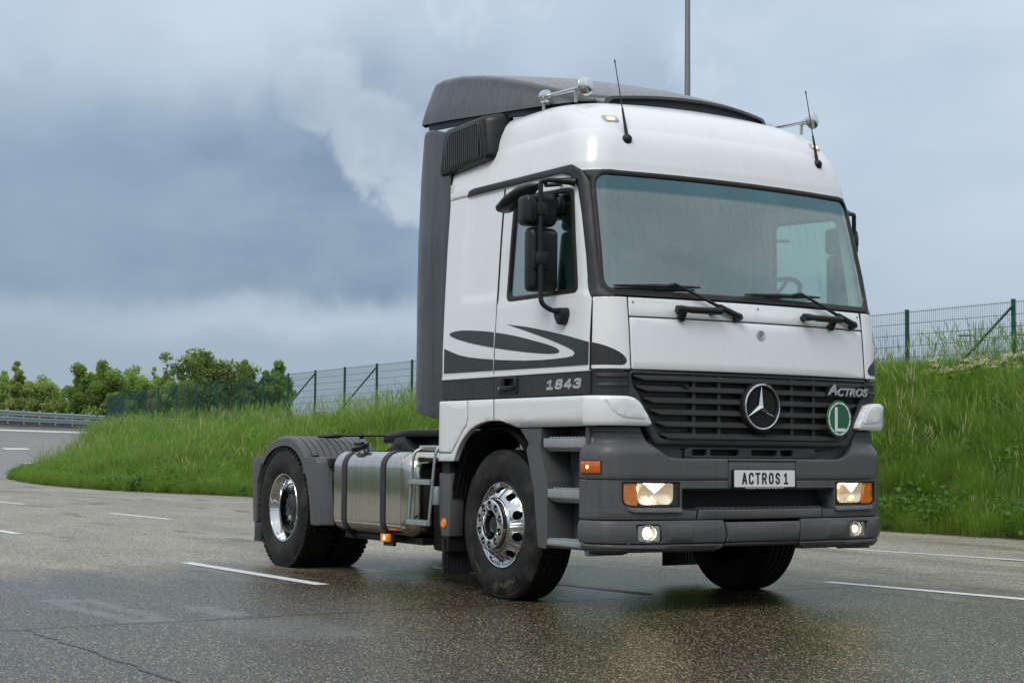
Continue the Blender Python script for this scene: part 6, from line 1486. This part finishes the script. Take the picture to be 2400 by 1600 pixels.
def sow(x0, x1, dens, extra):
    n = 0
    area = (x0 - x1)*8.2
    for _ in range(int(area*dens)):
        x = rng_.uniform(x1, x0); ty, fy = toe_y(x), fence_y(x); d_ = rng_.random()**1.05*(fy + extra - ty + .05) - .05; y = ty + d_
        dens_n = noise.noise(Vector((x*.35, y*.5, 0))); low = sstep(.0, 1.6, d_)
        pts.append((x, y, bank_h(x, y))); rots.append((rng_.uniform(-.12, .12), rng_.uniform(-.12, .12), rng_.uniform(0, 6.283)))
        sc = (.48 + .46*low + .10*sstep(3.4, 4.6, d_))*(1 + .20*dens_n)*rng_.uniform(.8, 1.2)
        pat = noise.noise(Vector((x*.22 + 7, y*.45, 2))); u = rng_.random() + pat*.75 - (.12 if x < -18 else 0)
        if d_ < .8 and rng_.random() < ((.34 if d_ < .35 else .12)*(1 if noise.noise(Vector((x*.5, 0, 9))) > -.15 else .15)): i_ = rng_.choice((10, 11, 12)); sc = rng_.uniform(.6, 1.15)
        elif rng_.random() < .035: i_ = rng_.choice((13, 14))
        elif rng_.random() < .05: i_ = rng_.choice((10, 11, 12)); sc *= 1.1
        elif u < .50: i_ = rng_.choice((0, 1, 2, 3))
        elif u < .80: i_ = rng_.choice((4, 5, 6))
        else: i_ = rng_.choice((7, 8, 9))
        scl.append(min(sc, 1.05)); idx.append(i_)
sow(9, -16, 24, 1.3); sow(-16, -74, 17, 1.2)
for _ in range(2600):                     # ragged fringe along the foot of the bank
    x = rng_.uniform(-60, 9); y = toe_y(x) + rng_.uniform(-.12, .45); pts.append((x, y, bank_h(x, y))); rots.append((rng_.uniform(-.3, .3), rng_.uniform(-.3, .3), rng_.uniform(0, 6.283))); scl.append(rng_.uniform(.35, .75)); idx.append(rng_.choice((0, 1, 2, 3, 4, 5, 6)))
me = bpy.data.meshes.new('grass'); me.from_pydata(pts, [], []); me.update()
a_ = me.attributes.new('rot', 'FLOAT_VECTOR', 'POINT'); a_.data.foreach_set('vector', np.array(rots, dtype=np.float32).ravel())
a_ = me.attributes.new('scl', 'FLOAT', 'POINT'); a_.data.foreach_set('value', np.array(scl, dtype=np.float32))
a_ = me.attributes.new('idx', 'INT', 'POINT'); a_.data.foreach_set('value', np.array(idx, dtype=np.int32))
grass = bpy.data.objects.new('grass', me); link(grass); tag(grass, 'tall uncut meadow grass covering the bank', 'grass', kind='stuff')
gt = bpy.data.node_groups.new('grass_scatter', 'GeometryNodeTree')
gt.interface.new_socket('Geometry', in_out='INPUT', socket_type='NodeSocketGeometry'); gt.interface.new_socket('Geometry', in_out='OUTPUT', socket_type='NodeSocketGeometry')
N = gt.nodes; L = gt.links; gi = N.new('NodeGroupInput'); go = N.new('NodeGroupOutput'); ip = N.new('GeometryNodeInstanceOnPoints'); ci = N.new('GeometryNodeCollectionInfo')
ci.inputs['Collection'].default_value = lib; ci.inputs['Separate Children'].default_value = True; ci.inputs['Reset Children'].default_value = True
def named(nm, typ):
    n = N.new('GeometryNodeInputNamedAttribute'); n.data_type = typ; n.inputs['Name'].default_value = nm; return n.outputs['Attribute']
L.new(gi.outputs[0], ip.inputs['Points']); L.new(ci.outputs[0], ip.inputs['Instance']); ip.inputs['Pick Instance'].default_value = True
L.new(named('idx', 'INT'), ip.inputs['Instance Index']); L.new(named('rot', 'FLOAT_VECTOR'), ip.inputs['Rotation']); L.new(named('scl', 'FLOAT'), ip.inputs['Scale']); L.new(ip.outputs[0], go.inputs[0])
md = grass.modifiers.new('scatter', 'NODES'); md.node_group = gt

# ---- cream umbels near the top of the bank at right
def umbel(x, y, z, seed, s_):
    rng = random.Random(seed); P = empty('flowering_herb', (x, y, bank_h(x, y)), 'cream flowering herb in the grass near the top of the bank at right', 'plant', 'cream herbs on the bank')
    h = z - bank_h(x, y); g = MB(); g.tube([(0, 0, 0), (.02, 0, h*.5), (0, .0, h)], .006, 5); hs = []
    for k in range(6):
        a = rng.uniform(0, 6.283); e = Vector((math.cos(a)*.13*s_*rng.random()**.5, math.sin(a)*.13*s_*rng.random()**.5, h + rng.uniform(-.10, .05))); g.tube([(0, 0, h*.8), e], .004, 4); hs.append(e)
    g.build('stem', 'weed_leaf', P)
    g = MB()
    for e in hs:
        for j in range(26):
            q = e + Vector((rng.gauss(0, .035), rng.gauss(0, .035), rng.gauss(0, .012)))*s_; r = rng.uniform(.006, .013)
            g.add([q + Vector((r, 0, 0)), q + Vector((-r*.5, r*.8, 0)), q + Vector((-r*.5, -r*.8, 0)), q + Vector((0, 0, r*.8))], [(0, 1, 3), (1, 2, 3), (2, 0, 3), (0, 2, 1)])
    g.build('blossom', 'blossom', P, smooth=0, fix=False)
FL = [(-9.55, 2.42), (-9.36, 2.50), (-9.58, 2.27), (-9.04, 2.40), (-8.77, 2.57), (-8.58, 2.53), (-8.43, 2.58), (-8.25, 2.49), (-8.36, 2.32), (-8.14, 2.54), (-7.99, 2.56), (-7.85, 2.61), (-8.66, 2.45), (-8.1, 2.45), (-8.5, 2.42), (-8.9, 2.47), (-10.54, 2.15), (-10.42, 2.02), (-9.96, 1.98), (-9.43, 2.6), (-7.7, 2.5), (-7.5, 2.6)]
for i, (x, z) in enumerate(FL): umbel(x, 13.0 + (i % 3 - 1)*.12, z, 200 + i, 1.15)
